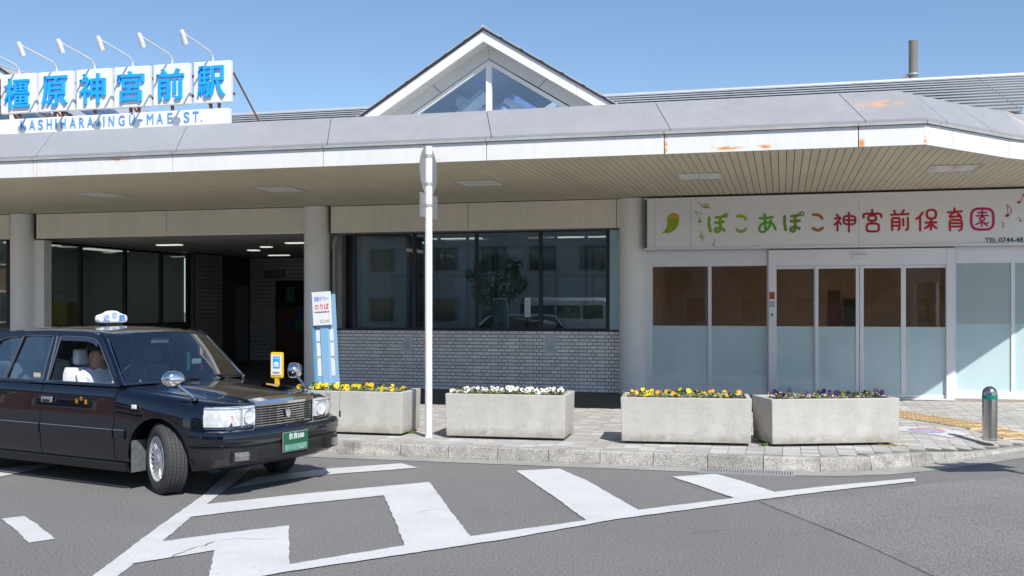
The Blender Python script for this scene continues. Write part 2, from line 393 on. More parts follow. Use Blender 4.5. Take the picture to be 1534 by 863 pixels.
for i in range(len(gl_) - 1):
    a, b_ = gl_[i], gl_[i + 1]
    if a.x > 9: continue
    gut.add([a - gn[i] * .30 + Vector((0, 0, .005)), b_ - gn[i + 1] * .30 + Vector((0, 0, .005)), b_ + Vector((0, 0, .005)), a + Vector((0, 0, .005))], [(0, 1, 2, 3)])
tag(gut.build('gutter', M_gutter), kind='structure')

# sidewalk base and the concrete blocks on it
inner = [p + n_ * .152 for p, n_ in zip(ks, kn)]
sw = MB(); base_pts = [Vector((p.x, p.y, kz(p.x) - .008)) for p in inner if p.x < 13]
for i in range(len(base_pts) - 1):
    a, b_ = base_pts[i], base_pts[i + 1]
    sw.add([a, b_, (b_.x, max(19.9, b_.y), .142), (a.x, max(19.9, a.y), .142)], [(0, 1, 2, 3)])
sidewalk = tag(sw.build('sidewalk', M_joint), kind='structure')
def inner_y(x):
    for i in range(len(inner) - 1):
        if inner[i].x <= x <= inner[i + 1].x:
            t = (x - inner[i].x) / (inner[i + 1].x - inner[i].x); return inner[i].y + (inner[i + 1].y - inner[i].y) * t
    return 99
def ground_z(x, y):
    yi = inner_y(x); k = kz(x); t = min(1, max(0, (y - yi) / 1.5)); return k + (.15 - k) * t
bl = []
bw, bd = .2, .1
ix = 0; x = -8.6
while x < 5.2:
    off = .05 if ix % 2 else 0.; y = 11.84 - off + .002
    while y < 19.35:
        cx, cy = x + bw / 2, y + bd / 2
        if cy - .035 > inner_y(cx) and cy - .035 > inner_y(x + bw): bl.append((cx, cy))
        y += bd
    x += bw; ix += 1
def vis(c):
    u = (c[0] * math.cos(TH) + c[1] * math.sin(TH)) / (-c[0] * math.sin(TH) + c[1] * math.cos(TH)); px = 767 + FPX * u
    # what the planters and the car hide comes last
    hid = 0
    if c[1] > 12.9 and (px < 620 or 668 < px < 863 or 929 < px < 1126 or 1140 < px < 1345) and c[1] < 17.5: hid = 6
    return c[1] + hid + (50 if px > 1545 or px < 430 else 0)
bl.sort(key=vis)
bm_ = MB().box(-bw / 2 + .003, bw / 2 - .003, -bd / 2 + .0025, bd / 2 - .0025, -.04, 0)
pm = []
for m in M_block:
    me = bm_.mesh('paving_block'); me.materials.append(m)
    pm.append(me)
def pick(): return random.choices((0, 1, 2), (5, 3.2, 2.2))[0]
for c in bl[:298]:
    gx_ = (ground_z(c[0] + .1, c[1]) - ground_z(c[0] - .1, c[1])) / .2; gy_ = (ground_z(c[0], c[1] + .05) - ground_z(c[0], c[1] - .05)) / .1
    if abs(gx_) > .3: gx_ = 0
    inst('paving_block', pm[pick()], sidewalk, T(c[0], c[1], ground_z(*c) + random.uniform(-.001, .001)) @ Matrix.Rotation(math.atan(gy_) + random.uniform(-.006, .006), 4, 'X') @ Matrix.Rotation(-math.atan(gx_), 4, 'Y'))
rest = MB()
def zg(x, y): return ground_z(x, max(y, inner_y(x) + .001) if inner_y(x) < 90 else y)
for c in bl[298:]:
    z = random.uniform(-.001, .001); rest.cur = pick() if not (c[1] > 16.6 and c[0] < .3) else 3  # canopy shade painted in: blocks under it get a near-black tone
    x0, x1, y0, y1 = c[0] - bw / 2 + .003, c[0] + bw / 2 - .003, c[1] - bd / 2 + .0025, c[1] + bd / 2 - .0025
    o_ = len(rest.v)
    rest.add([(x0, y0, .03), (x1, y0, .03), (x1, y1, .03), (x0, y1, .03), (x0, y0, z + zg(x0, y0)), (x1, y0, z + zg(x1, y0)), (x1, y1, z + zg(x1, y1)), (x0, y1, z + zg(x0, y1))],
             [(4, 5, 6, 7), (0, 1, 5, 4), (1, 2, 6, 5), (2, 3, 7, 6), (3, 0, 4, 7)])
tag(rest.build('paving_blocks', M_block + [mat('paver_canopy_shade', (.085, .083, .085), .7, var=.15, vscale=7, bump=.3)], sidewalk, fix=False), kind='stuff')
left_pave = MB().box(-26, -8.6, 11.86, 19.9, .12, .15)
tag(left_pave.build('paving_slab', M_block[0], sidewalk))

# yellow tactile tiles crossing the sidewalk
tac = bpy.data.objects.new('tactile_paving', None); COL.objects.link(tac); tag(tac, kind='structure')
a = Vector((1.30, 17.55, 0)); b_ = Vector((3.10, 14.55, 0)); d = (b_ - a).normalized(); nn = Vector((-d.y, d.x, 0))
tm = MB().box(-.148, .148, -.148, .148, -.02, .003)
for k in range(4): tm.box(-.13, .13, -.115 + k * .07, -.085 + k * .07, .003, .008)
tme = tm.mesh('tactile_tile'); tme.materials.append(M_yel)
for i in range(int((b_ - a).length / .3)):
    for s_ in (-.15, .15):
        c = a + d * (.15 + i * .3) + nn * s_
        if inner_y(c.x) + .18 > c.y: continue
        inst('tactile_tile', tme, tac, T(c.x, c.y, ground_z(c.x, c.y) + .009) @ Matrix.Rotation(math.atan2(d.y, d.x), 4, 'Z'))
# painted no-smoking mark
nsx = thing('pavement_mark', 'white painted square with a red and blue ring left of the steel bollard', 'pavement marking', (1.84, 14.72, ground_z(1.84, 14.72) + .004), R(-33))
_p = nsx.location.copy(); _M = Matrix.Rotation(R(-33), 4, 'Z')
def onground(x, y, dz):
    q = _M @ Vector((x, y, 0)); return (x, y, ground_z(_p.x + q.x, _p.y + q.y) + .004 + dz - _p.z)
g_ = MB()
for ii in range(8):
    for jj in range(6):
        xa, xb, ya, yb = -.46 + ii * .115, -.46 + (ii + 1) * .115, -.30 + jj * .1, -.30 + (jj + 1) * .1
        g_.add([onground(xa, ya, 0), onground(xb, ya, 0), onground(xb, yb, 0), onground(xa, yb, 0)], [(0, 1, 2, 3)])
g_.build('white_ground', M_line, nsx, world=False)
def ring(r0, r1, a0, a1, z, m, nm, n=24):
    b = MB()
    for k in range(n):
        t0 = a0 + (a1 - a0) * k / n; t1 = a0 + (a1 - a0) * (k + 1) / n
        b.add([onground(r0 * math.cos(t0), r0 * math.sin(t0), z), onground(r1 * math.cos(t0), r1 * math.sin(t0), z), onground(r1 * math.cos(t1), r1 * math.sin(t1), z), onground(r0 * math.cos(t1), r0 * math.sin(t1), z)], [(0, 1, 2, 3)])
    return b.build(nm, m, nsx, world=False)
ring(.15, .23, R(20), R(200), .004, mat('mark_pink', (.75, .22, .26), .6), 'ring_half'); ring(.15, .23, R(200), R(380), .004, mat('mark_blue', (.30, .36, .75), .6), 'ring_half')
MB().add([onground(-.13, -.03, .004), onground(.13, -.03, .004), onground(.13, .03, .004), onground(-.13, .03, .004)], [(0, 1, 2, 3)]).build('bar', MATS['mark_blue'], nsx, world=False)

# drain grate in the gutter
gA, gB = G(1047, 704, 0), G(1190, 709, 0)
gr = thing('drain_grate', 'galvanised steel drain grate set in the gutter below the kerb', 'drain grate', ((gA.x + gB.x) / 2, 11.52, .0))
hw = (gB.x - gA.x) / 2
b = MB().box(-hw, hw, -.13, -.115, .0, .014).box(-hw, hw, .115, .13, 0, .014).box(-hw, -hw + .012, -.115, .115, 0, .014).box(hw - .012, hw, -.115, .115, 0, .014)
b.build('frame', M_galv, gr, world=False)
b = MB(); n_ = 34
for k in range(n_): xx = -hw + .012 + (2 * hw - .024) * (k + .5) / n_; b.box(xx - .006, xx + .006, -.115, .115, .001, .012)
for yy in (-.04, .04): b.box(-hw + .012, hw - .012, yy - .003, yy + .003, .004, .0125)
tag(b.build('bars', M_galv, gr, world=False), kind='stuff')
MB().add([(-hw, -.13, .0075), (hw, -.13, .0075), (hw, .13, .0075), (-hw, .13, .0075)], [(0, 1, 2, 3)]).build('pit', M_dark, gr, world=False)

# ================================================================== STATION BUILDING
WY = 19.70          # plane of the tiled wall and windows
bld = thing('station_building', 'long low railway station building with pale metal roof and round grey columns', 'station building', (-4, 22, 0))
def part(b, name, m, parent=bld, **k): return b.build(name, m, parent, **k)
BZ0, BZ1 = 3.27, 3.81
cols = [FX(36, 19.65), FX(476, 19.65), FX(949, 19.65)]
for cx in cols:
    o = part(MB().lathe([(.262, .14), (.262, 2.09), (.252, 2.091), (.252, 2.106), (.262, 2.107), (.262, BZ1)], 40, T(cx, 19.62, 0)), 'column', M_col, smooth=True)
part(MB().box(cols[0] + .2, FX(66, 19.66), 19.66, 19.9, .14, BZ0 - .02), 'pier', M_col)
# beam cladding panels
def beam(xa, xb, y0=19.50):
    part(MB().box(xa + .006, xb - .006, y0, y0 + .04, BZ0, BZ1 - .004), 'beam_panel', M_beam, bevel=.004)
bx = [FX(p, 19.5) for p in (54, 249, 459)]
beam(bx[0], bx[1]); beam(bx[1], bx[2])
bx2 = [FX(p, 19.5) for p in (495, 701, 923.5, 945)]
for i in range(3): beam(bx2[i], bx2[i + 1])
beam(-19.5, cols[0] - .25); beam(-22, -19.5); beam(-25, -22)
part(MB().box(-25, cols[2], 19.66, 19.80, BZ0 + .01, BZ1 - .006), 'beam_core', M_dark)
# tiled wall under the windows
XL, XR = FX(506, WY), FX(929, WY) + .02
SILL = 1.335
wall = part(MB().box(XL - .02, XR, WY + .006, WY + .2, .10, SILL - .02), 'tiled_wall', M_tileJ)
tl = []
rows = 17; ph = (SILL - .02 - .15) / rows
LT, ST, JN = .224, .106, .0105
for r_ in range(rows):
    z0 = .15 + r_ * ph; x = XL - (.12 if r_ % 2 else .29); k = 0
    while x < XR:
        L_ = LT if k % 2 == (r_ % 2) else ST
        x0 = max(x, XL); x1 = min(x + L_, XR)
        if x1 - x0 > .02: tl.append((x0, x1, z0 + .006, z0 + ph - .006))
        x += L_ + JN; k += 1
tl.sort(key=lambda t: (-t[0]))
tmes = {}
for i, (x0, x1, z0, z1) in enumerate(tl[:299]):
    w_ = round(x1 - x0, 3)
    if w_ not in tmes:
        me = MB().box(-w_ / 2, w_ / 2, -.008, 0, -(z1 - z0) / 2, (z1 - z0) / 2).mesh('tile'); me.materials.append(M_tile); tmes[w_] = me
    inst('tile', tmes[w_], wall, T((x0 + x1) / 2, WY + .002 + random.uniform(-.001, .001), (z0 + z1) / 2))
tr_ = MB()
M_tile_v = [mat('wall_tile_a', (.70, .68, .67), .38, var=.06, vscale=12, rvar=.1), mat('wall_tile_b', (.80, .78, .77), .38, var=.06, vscale=12, rvar=.1), mat('wall_tile_c', (.80, .78, .77), .38, var=.06, vscale=12, rvar=.1)]
for (x0, x1, z0, z1) in tl[299:]:
    tr_.cur = random.randrange(3); tr_.box(x0, x1, WY - .006 + random.uniform(-.001, .001), WY + .008, z0, z1)
tag(tr_.build('tiles', M_tile_v, wall, fix=False), kind='stuff')
part(MB().box(XL - .02, XR, WY - .03, WY + .12, SILL - .018, SILL + .012), 'window_sill', M_blackf)
WTOP = FZ(910, 344, WY)
# window row
mull = [FX(p, WY) for p in (530.5, 620.4, 713.6, 809.7, 910.3)]
wn = []
for i in range(4):
    fr = MB(); x0, x1 = mull[i], mull[i + 1]; t = .032
    fr.box(x0 - t, x0 + t, WY - .01, WY + .08, SILL + .012, WTOP)
    if i == 3: fr.box(x1 - t, x1 + t, WY - .01, WY + .08, SILL + .012, WTOP)
    xa, xb = x0 + t, x1 - t
    fr.box(xa, xb, WY, WY + .07, SILL + .012, SILL + .035).box(xa, xb, WY, WY + .07, WTOP - .02, WTOP)
    o = part(fr, 'window', M_blackf)
    MB().box(xa, xb, WY + .03, WY + .036, SILL + .035, WTOP - .02).build('pane', G_win, o)
o = part(MB().box(XL, mull[0] - .04, WY + .4, WY + .44, SILL, WTOP), 'window_return', M_blackf)
part(MB().box(mull[4] + .033, XR, WY + .02, WY + .028, SILL + .012, WTOP - .006), 'film_panel', mat('pale_blue_film', (.40, .56, .62), .3, var=.05, coat=.4))
part(MB().box(XL, XR, WY - .01, WY + .1, WTOP + .002, BZ0 + .01), 'window_head', mat('head_grey', (.20, .21, .21), .5))
# notices on the tiles
for px0, px1, py0, py1, lab in ((602, 616.5, 504, 526, 'small worn paper notice with a torn corner on the grey tiles'), (816, 832.5, 503, 529, 'small whole paper notice on the grey tiles below the van reflection')):
    pA = F(px0, py1, WY - .004); pB = F(px1, py0, WY - .004)
    n_ = thing('paper_notice', lab, 'notice', (pA.x, WY - .004, pA.z))
    W_, H_ = pB.x - pA.x, pB.z - pA.z
    pts = [(0, 0, 0), (W_, 0, 0), (W_, 0, H_), (0, 0, H_)] if px0 > 700 else [(0, 0, 0), (W_, 0, 0), (W_, 0, H_), (W_ * .2, 0, H_), (W_ * .3, 0, H_ * .8), (W_ * .02, 0, H_ * .6)]
    MB().prism(pts, (0, -.003, 0)).build('sheet', M_paper, n_, world=False)
    b = MB()
    for k in range(4): b.box(W_ * .18, W_ * random.uniform(.7, .85), -.0045, -.0035, H_ * (.2 + .11 * k), H_ * (.2 + .11 * k) + .008)
    b.build('print', M_greyp, n_, world=False)
pA, pB = F(786, 475, WY + .02), F(794.5, 446, WY + .02)
wl = thing('window_label', 'narrow white label stuck low inside the third dark window pane', 'notice', (pA.x, WY + .02, pA.z))
MB().box(0, pB.x - pA.x, .002, .006, 0, pB.z - pA.z).build('sheet', M_paper, wl, world=False)
b = MB()
for k in range(6): b.box(.02, (pB.x - pA.x) * random.uniform(.6, .85), .0005, .0018, .04 + k * .05, .055 + k * .05)
b.build('print', M_greyp, wl, world=False)
# downpipe beside the second column
b = MB().tube([(FX(503, WY), WY - .08, .15), (FX(503, WY), WY - .08, 2.98)], .035, 12).tube([(FX(503, WY), WY - .08, 2.95), (FX(503, WY), WY - .08, 3.05), (FX(505, WY), WY - .03, 3.2)], .05, 12)
part(b, 'downpipe', mat('pipe_grey', (.30, .30, .28), .5), smooth=True)

# rooms behind the glass
M_rw = mat('room_wall', (.30, .34, .33), .8, var=.1, vscale=.8); M_rf = mat('room_floor', (.12, .12, .11), .5); M_rc = mat('room_ceiling', (.30, .31, .30), .8)
part(MB().add([(XL, 25, .1), (XR + .1, 25, .1), (XR + .1, 25, 3.5), (XL, 25, 3.5)], [(0, 1, 2, 3)]), 'room_wall', M_rw)
part(MB().box(XL - .1, XL - .05, WY + .5, 25, .1, 3.5), 'room_wall', M_rw)
part(MB().box(XR + .1, XR + .15, WY + .2, 25, .1, 3.5), 'room_wall', M_rw)
part(MB().add([(XL, WY + .2, .152), (XR + .1, WY + .2, .152), (XR + .1, 25, .152), (XL, 25, .152)], [(0, 1, 2, 3)]), 'room_floor', M_rf)
part(MB().box(XL, XR + .1, WY + .1, 25, 3.42, 3.5), 'room_ceiling', M_rc)
# inner partition of dark mullions and panes seen through the windows
b = MB()
for k in range(9): xx = XL + .5 + k * .68; b.box(xx - .03, xx + .03, 22.6, 22.68, .15, 3.42)
b.box(XL, XR, 22.6, 22.68, 2.45, 2.51).box(XL, XR, 22.6, 22.68, 1.0, 1.05)
part(b, 'partition_frame', M_blackf)
part(MB().box(XL, XR, 22.63, 22.64, .15, 3.4), 'partition_glass', glass('partition_glass', (.8, .86, .85), 1, .04))
part(MB().box(-7.6, -4.4, 21.2, 21.8, .15, 1.25), 'counter', mat('counter_grey', (.4, .4, .4), .5))
lp = MB().box(-7.9, -6.9, 21, 21.12, 3.40, 3.415)
part(lp, 'ceiling_lamp_or_fill', mat('lamp_or_fill_glow', (.8, .8, .75), .5, emit=((1, .97, .9), 1.0)))

# covered passage between the first two columns
PX0, PX1, PBY = -15.8, XL - .12, 29.0
M_pass = mat('passage_tile', (.46, .44, .43), .5, var=.15, vscale=2)
M_pceil = mat('passage_ceiling', (.62, .60, .55), .7)
part(MB().add([(PX0 - 6, 19.85, .152), (PX1, 19.85, .152), (PX1, PBY, .152), (PX0 - 6, PBY, .152)], [(0, 1, 2, 3)]), 'passage_floor', M_darkpave)
part(MB().box(PX0 - 10, PX1, 19.80, PBY, 3.30, 3.40), 'passage_ceiling', M_pceil)
pb = part(MB().box(PX0, PX1, PBY, PBY + .2, .15, 3.3), 'passage_wall', M_tileJ)
# glazed side wall running into the depth
gy = [19.95, 21.05, 22.75, 24.3, 25.6]
mul_y = []
part(MB().box(PX0 - .15, PX0, 19.9, 25.7, .15, 1.33), 'side_wall_base', mat('side_base', (.10, .10, .10), .5))
for i in range(4):
    fr = MB().box(PX0 - .06, PX0 + .02, gy[i] - .04, gy[i] + .04, 1.33, 3.24)
    fr.box(PX0 - .05, PX0 + .01, gy[i] + .04, gy[i + 1] - .04, 1.33, 1.37).box(PX0 - .05, PX0 + .01, gy[i] + .04, gy[i + 1] - .04, 3.18, 3.24)
    if i == 3: fr.box(PX0 - .06, PX0 + .02, gy[4] - .06, gy[4] + .06, 1.33, 3.24)
    o = part(fr, 'window', M_blackf)
    MB().box(PX0 - .03, PX0 - .024, gy[i] + .04, gy[i + 1] - .04, 1.37, 3.18).build('pane', G_win, o)
part(MB().box(PX0 - .1, PX0 + .06, 25.72, 25.85, .15, 3.28), 'corner_post', mat('post_beige', (.22, .20, .17), .5))
part(MB().box(PX0 - .2, PX0 + .02, 25.85, PBY, .15, 3.3), 'passage_wall', M_tileJ)
# room behind that glazing: pale panels
part(MB().box(PX0 - 3.2, PX0 - 3.1, 20.2, 25.7, .15, 3.3), 'room_wall', mat('room_pale', (.60, .63, .55), .8, var=.1, vscale=1.2))
for k in range(3):
    part(MB().box(PX0 - 3.08, PX0 - 3.06, 20.4 + k * 1.8, 22.1 + k * 1.8, .9 + .0 * k, 2.1), 'wall_panel', mat('panel_pale', (.72, .75, .68), .7))
part(MB().box(PX0 - 3.1, PX0 - .2, 25.65, 25.7, .15, 3.3), 'room_wall', MATS['room_pale'])
part(MB().box(PX0 - 2.2, PX0 - 1.5, 22.5, 22.9, .15, 1.9), 'cabinet', mat('cabinet_yellow', (.45, .38, .08), .6))
# wall tiles of the passage, joined (too small and dark to pick apart)
b = MB(); x = PX0; zz = .15
for r_ in range(26):
    z0 = .15 + r_ * .12; x = PX0 + (.15 if r_ % 2 else 0)
    if r_ % 2: b.box(PX0 + .02, x - .012, PBY - .012, PBY, z0 + .006, z0 + .114)
    while x < PX1 - .3:
        b.box(x, x + .288, PBY - .012, PBY, z0 + .006, z0 + .114); x += .3
for r_ in range(26):
    z0 = .15 + r_ * .12; y = 25.9 + (.15 if r_ % 2 else 0)
    b.box(PX0 + .02, PX0 + .032, 25.86, y - .012, z0 + .006, z0 + .114)
    while y < 27.3:
        b.box(PX0 + .02, PX0 + .032, y, min(y + .288, 27.33), z0 + .006, z0 + .114); y += .3
tag(part(b, 'passage_tiles', M_pass, fix=False), kind='stuff')
def onback(px0, px1, py0, py1, name, m, dy=.03, parent=bld):
    a, c = F(px0, py1, PBY - .02), F(px1, py0, PBY - .02); return part(MB().box(a.x, c.x, PBY - .02 - dy, PBY - .012, max(.155, a.z), c.z), name, m, parent)
part(MB().box(PX0 + .02, PX0 + .05, 27.35, 28.85, .155, 2.45), 'door_surround', mat('steel_door', (.10, .105, .11), .35, metal=.4))
part(MB().box(PX0 + .051, PX0 + .07, 28.05, 28.80, .16, 2.40), 'door_leaf', mat('steel_door_b', (.26, .27, .29), .35, metal=.3))
part(MB().box(PX0 + .051, PX0 + .07, 27.40, 28.03, .16, 2.40), 'door_leaf', MATS['steel_door'])
onback(413, 457, 420, 540, 'doorway', M_dark, .02)
onback(415, 470, 460, 535, 'doorway_panel', mat('wood_dark', (.12, .045, .02), .6), .04)
onback(397, 427, 404, 416, 'hanging_sign', mat('sign_dim', (.18, .18, .20), .5), .08)
onback(430, 443, 430, 452, 'toilet_sign', mat('sign_green', (.0, .18, .10), .5), .07)
onback(430, 440, 482, 494, 'toilet_sign', mat('sign_navy', (.03, .05, .25), .5), .07)
onback(446, 457, 462, 478, 'toilet_sign', mat('sign_navy', (.03, .05, .25), .5), .07)
onback(444, 457, 480, 496, 'toilet_sign', MATS['sign_green'], .07)
onback(316, 328, 453, 464, 'small_sign', M_greyp, .03)
part(MB().box(PX1, PX1 + .12, WY + .2, PBY, .15, 3.3), 'passage_side_wall', M_pass)
# passage ceiling lamps, lit
M_lit = mat('passage_lamp', (.8, .8, .75), .5, emit=((1, .96, .88), .6))
for (px, py, l_, d_) in ((254, 367, .62, .2), (36, 367, .62, .2), (418, 382.5, .62, .16), (447, 364, .6, .2), (380, 375, .25, .25), (399, 370, .25, .2)):
    g = G(px, py, 3.29)
    if g.y > PBY: continue
    part(MB().box(g.x - l_ / 2, g.x + l_ / 2, g.y - d_ / 2, g.y + d_ / 2, 3.275, 3.298), 'ceiling_lamp_or_fill', M_lit)

for (lx, ly) in ((PX0 - 1.5, 21.3), (PX0 - 1.5, 24.0)): part(MB().box(lx - .25, lx + .25, ly - .7, ly + .7, 3.27, 3.299), 'ceiling_lamp_or_fill', M_lit)
for (lx, ly) in ((-7.5, 23.8), (-5.2, 21.3), (-4.5, 24.0)): part(MB().box(lx - .6, lx + .6, ly - .1, ly + .1, 3.40, 3.418), 'ceiling_lamp_or_fill', MATS['lamp_or_fill_glow'])  # fill panels added to brighten the room behind the window row
# left of the first column
part(MB().box(-26, cols[0] - .05, WY + .05, WY + .2, .10, 1.33), 'side_wall_base', MATS['side_base'])
fr = MB().box(-16.75, -16.68, WY + .04, WY + .12, 1.33, 3.27).box(-19, -18.94, WY + .04, WY + .12, 1.33, 3.27).box(-18.94, -16.75, WY + .05, WY + .11, 1.33, 1.37)
o = part(fr, 'window', M_blackf); MB().box(-18.94, -16.75, WY + .07, WY + .076, 1.37, 3.27).build('pane', G_win, o)
part(MB().box(-22, -19, WY + .07, WY + .076, 1.33, 3.27), 'window', G_win)

# ---- nursery front
NY = 19.50
def fbox(px0, px1, py0, py1, y0, y1, b=None, Yr=NY):
    a, c = F(px0, py1, Yr), F(px1, py0, Yr)
    zb = FZ((px0 + px1) / 2, py1, Yr); zt = FZ((px0 + px1) / 2, py0, Yr)
    return (b or MB()).box(a.x, c.x, y0, y1, zb, zt)
zt = lambda px, py: FZ(px, py, NY)
Z_HEAD = zt(1100, 374); Z_GT = zt(1100, 398.5); Z_FR = zt(1100, 488.5); Z_GB = zt(1080, 579)
Z_FL = .17
x967, x977, x1060, x1065, x1150 = [FX(p, NY) for p in (967, 977, 1060.5, 1065.5, 1150.5)]
def window_unit(x0, x1, gx, ztop_, zgt, zfr, zgb, zbot, yf, film_all=False, frost=True):
    """frame with panes between x pairs gx"""
    f = MB(); f.box(x0, gx[0][0], yf, yf + .09, zbot, ztop_)
    for (a, b2), (c, d2) in zip(gx[:-1], gx[1:]): f.box(b2, c, yf + .015, yf + .08, zgb, zgt)
    f.box(gx[-1][1], x1, yf, yf + .09, zbot, ztop_)
    f.box(gx[0][0], gx[-1][1], yf + .003, yf + .087, zgt, ztop_).box(gx[0][0], gx[-1][1], yf + .003, yf + .087, zbot, zgb)
    o = part(f, 'storefront_window', M_alu, bevel=.004)
    for a, b2 in gx:
        MB().box(a, b2, yf + .045, yf + .051, zgb, zgt).build('pane', G_door, o)
        MB().box(a, b2, yf + .042, yf + .0445, zgb, zfr).build('frosted_film', M_frost, o)
        if film_all: MB().box(a, b2, yf + .042, yf + .0445, zfr + .002, zgt).build('translucent_film', M_frost2, o)
    return o
window_unit(x967, x1150 - .004, [(x977, x1060), (x1065, x1150 - .02)], Z_HEAD, Z_GT, Z_FR, Z_GB, .17, NY + .03)
# automatic door section, set slightly forward
xs = [FX(p, NY - .03) for p in (1151, 1163, 1219.5, 1226, 1282, 1287.5, 1293.8, 1349.7, 1357.4, 1417.5, 1430.5)]
zt2 = lambda px, py: FZ(px, py, NY - .03)
zb = zt2(1200, 588); zfr = zt2(1290, 489.5)
HD = zt2(1290, 373); zs = zt2(1290, 397.5); zd = zt2(1290, 401.5)
fr = MB().box(xs[0], xs[1], NY - .05, NY + .08, .155, HD).box(xs[9], xs[10], NY - .05, NY + .08, .155, HD)
fr.box(xs[1], xs[9], NY - .045, NY + .08, zs, HD).box(xs[1], xs[9], NY - .045, NY + .08, .155, zb - .06)
part(fr, 'door_frame', M_alu, bevel=.004)
def leaf(a, b2, c, d2, ztop_, y0, name):
    f = MB().box(a, b2, y0, y0 + .045, zb - .055, ztop_).box(c, d2, y0, y0 + .045, zb - .055, ztop_)
    f.box(b2, c, y0 + .002, y0 + .043, zb - .055, zb).box(b2, c, y0 + .002, y0 + .043, ztop_ - .05, ztop_)
    o = part(f, name, M_alu, bevel=.003)
    MB().box(b2, c, y0 + .02, y0 + .026, zb, ztop_ - .05).build('pane', G_door, o)
    MB().box(b2, c, y0 + .017, y0 + .0195, zb, zfr).build('frosted_film', M_frost, o)
leaf(xs[1] - .004, xs[1] + .002, xs[2], xs[2] + .045, zs - .003, NY + .0, 'side_panel')
leaf(xs[2] + .02, xs[3], xs[4], xs[5] - .004, zs - .003, NY - .04, 'sliding_door')
leaf(xs[5] + .004, xs[6], xs[7], xs[7] + .05, zs - .003, NY - .04, 'sliding_door')
leaf(xs[7] + .055, xs[8], xs[9] - .004, xs[9] + .002, zs - .003, NY + .0, 'side_panel')
a, c = F(1277, 387, NY - .1), F(1298, 382, NY - .1)
part(MB().box(a.x, c.x, NY - .12, NY - .047, a.z, c.z), 'door_sensor', M_white, bevel=.006)
for (py0, py1, m, nm) in ((437.5, 448, mat('sticker_red', (.45, .05, .04), .5), 'door_sticker'), (451, 460, mat('sticker_grey', (.45, .47, .52), .5), 'door_sticker'), (467, 480, M_white, 'intercom')):
    a, c = F(1152.5, py1, NY - .05), F(1160.5, py0, NY - .05)
    part(MB().box(a.x, c.x, NY - (.075 if nm == 'intercom' else .056), NY - .051, a.z, c.z), nm, m)
a, c = F(1155, 473, NY - .08), F(1158, 470, NY - .08); part(MB().box(a.x, c.x, NY - .079, NY - .0755, a.z, c.z), 'intercom_button', M_blkp)
# right section
xr = [FX(p, NY) for p in (1431, 1433, 1515.5, 1521.5)]
window_unit(xr[0] + .004, 6.4, [(xr[1], xr[2]), (xr[3], xr[3] + 1.05), (xr[3] + 1.12, xr[3] + 2.2)], Z_HEAD, zt(1470, 394), zt(1470, 485), zt(1470, 586.5), .19, NY + .03, film_all=True)
part(MB().box(x967, 6.4, NY + .01, NY + .14, .12, .186), 'plinth', mat('plinth_warm', (.42, .36, .31), .8, var=.1))
part(MB().box(x967 - .02, 6.4, NY + .025, NY + .15, Z_HEAD + .003, BZ1 - .004), 'front_wall', M_alu)
# nursery interior
M_nw = mat('nursery_wall', (.58, .42, .30), .8, var=.06, vscale=.7); M_nf = mat('nursery_floor', (.34, .17, .08), .4, var=.15, vscale=3)
part(MB().add([(x967 - .2, 24.19, .1), (6.5, 24.19, .1), (6.5, 24.19, 3.4), (x967 - .2, 24.19, 3.4)], [(0, 1, 2, 3)]), 'nursery_wall', M_nw)
part(MB().box(x967 - .05, x967 - .02, NY + .2, 24.2, .1, 3.4), 'nursery_wall', M_nw)
part(MB().box(6.4, 6.45, NY + .05, 24.2, .1, 3.8), 'nursery_wall', M_nw)
part(MB().add([(x967, NY + .13, .16), (6.4, NY + .13, .16), (6.4, 24.2, .16), (x967, 24.2, .16)], [(0, 1, 2, 3)]), 'nursery_floor', M_nf)
part(MB().box(x967, 6.4, NY + .13, 24.2, 3.2, 3.3), 'nursery_ceiling', mat('nursery_ceiling', (.45, .38, .30), .8))
part(MB().box(-1.2, 3.6, 21.6, 21.9, 3.17, 3.198), 'ceiling_lamp_or_fill', mat('nursery_fill_glow', (.8, .7, .5), .5, emit=((1, .85, .62), 2.2)))  # added glow strip, gives the nursery room a warm fill
part(MB().box(FX(1240, 24.1), FX(1258, 24.1), 24.12, 24.19, .16, 2.15), 'inner_door', mat('inner_door', (.20, .08, .03), .5))
o = part(MB().box(FX(1262, 24.1), FX(1287, 24.1), 24.14, 24.19, 1.15, 2.0), 'inner_window', mat('inner_window_frame', (.30, .16, .08), .5))
MB().box(FX(1264, 24.1), FX(1285, 24.1), 24.12, 24.138, 1.2, 1.95).build('pane', mat('inner_pane', (.05, .05, .05), .1, coat=1), o)
part(MB().box(FX(1163, 21.5), FX(1222, 21.5), 21.6, 22.1, .16, 1.0), 'bench', mat('bench_wood', (.24, .11, .05), .5), bevel=.01)

# ---- main roof: overlapping metal sheets
RY0, RZ0, RY1, RZ1 = 16.6, 4.60, 22.0, 6.24
roof = part(MB().box(-40, 4.6, 22.05, 28, 4.4, 4.45), 'rear_roof', M_roof)
NS = 13
edge_x = 14.0
sdir = Vector((0, RY1 - RY0, RZ1 - RZ0)); sl_ = sdir / NS; up = Vector((0, -(RZ1 - RZ0), RY1 - RY0)).normalized()
for k in range(NS):
    a = Vector((0, RY0, RZ0)) + sl_ * k; c = a + sl_ * 1.06
    x = -34.0
    segs = [-34, -25, -17, -9, -1, 3.35 + .02 * k, 3.75 + 1.1 * k / NS]; a2 = a - sl_.normalized() * .035
    for x0, x1 in zip(segs[:-1], segs[1:]):
        P = [a2 + up * .068, c + up * .012, c - up * .008, a2 + up * .045]
        MB().prism([(x0 + .006, p.y, p.z) for p in P], (x1 - x0 - .012, 0, 0)).build('roof_sheet', M_roof, bld)
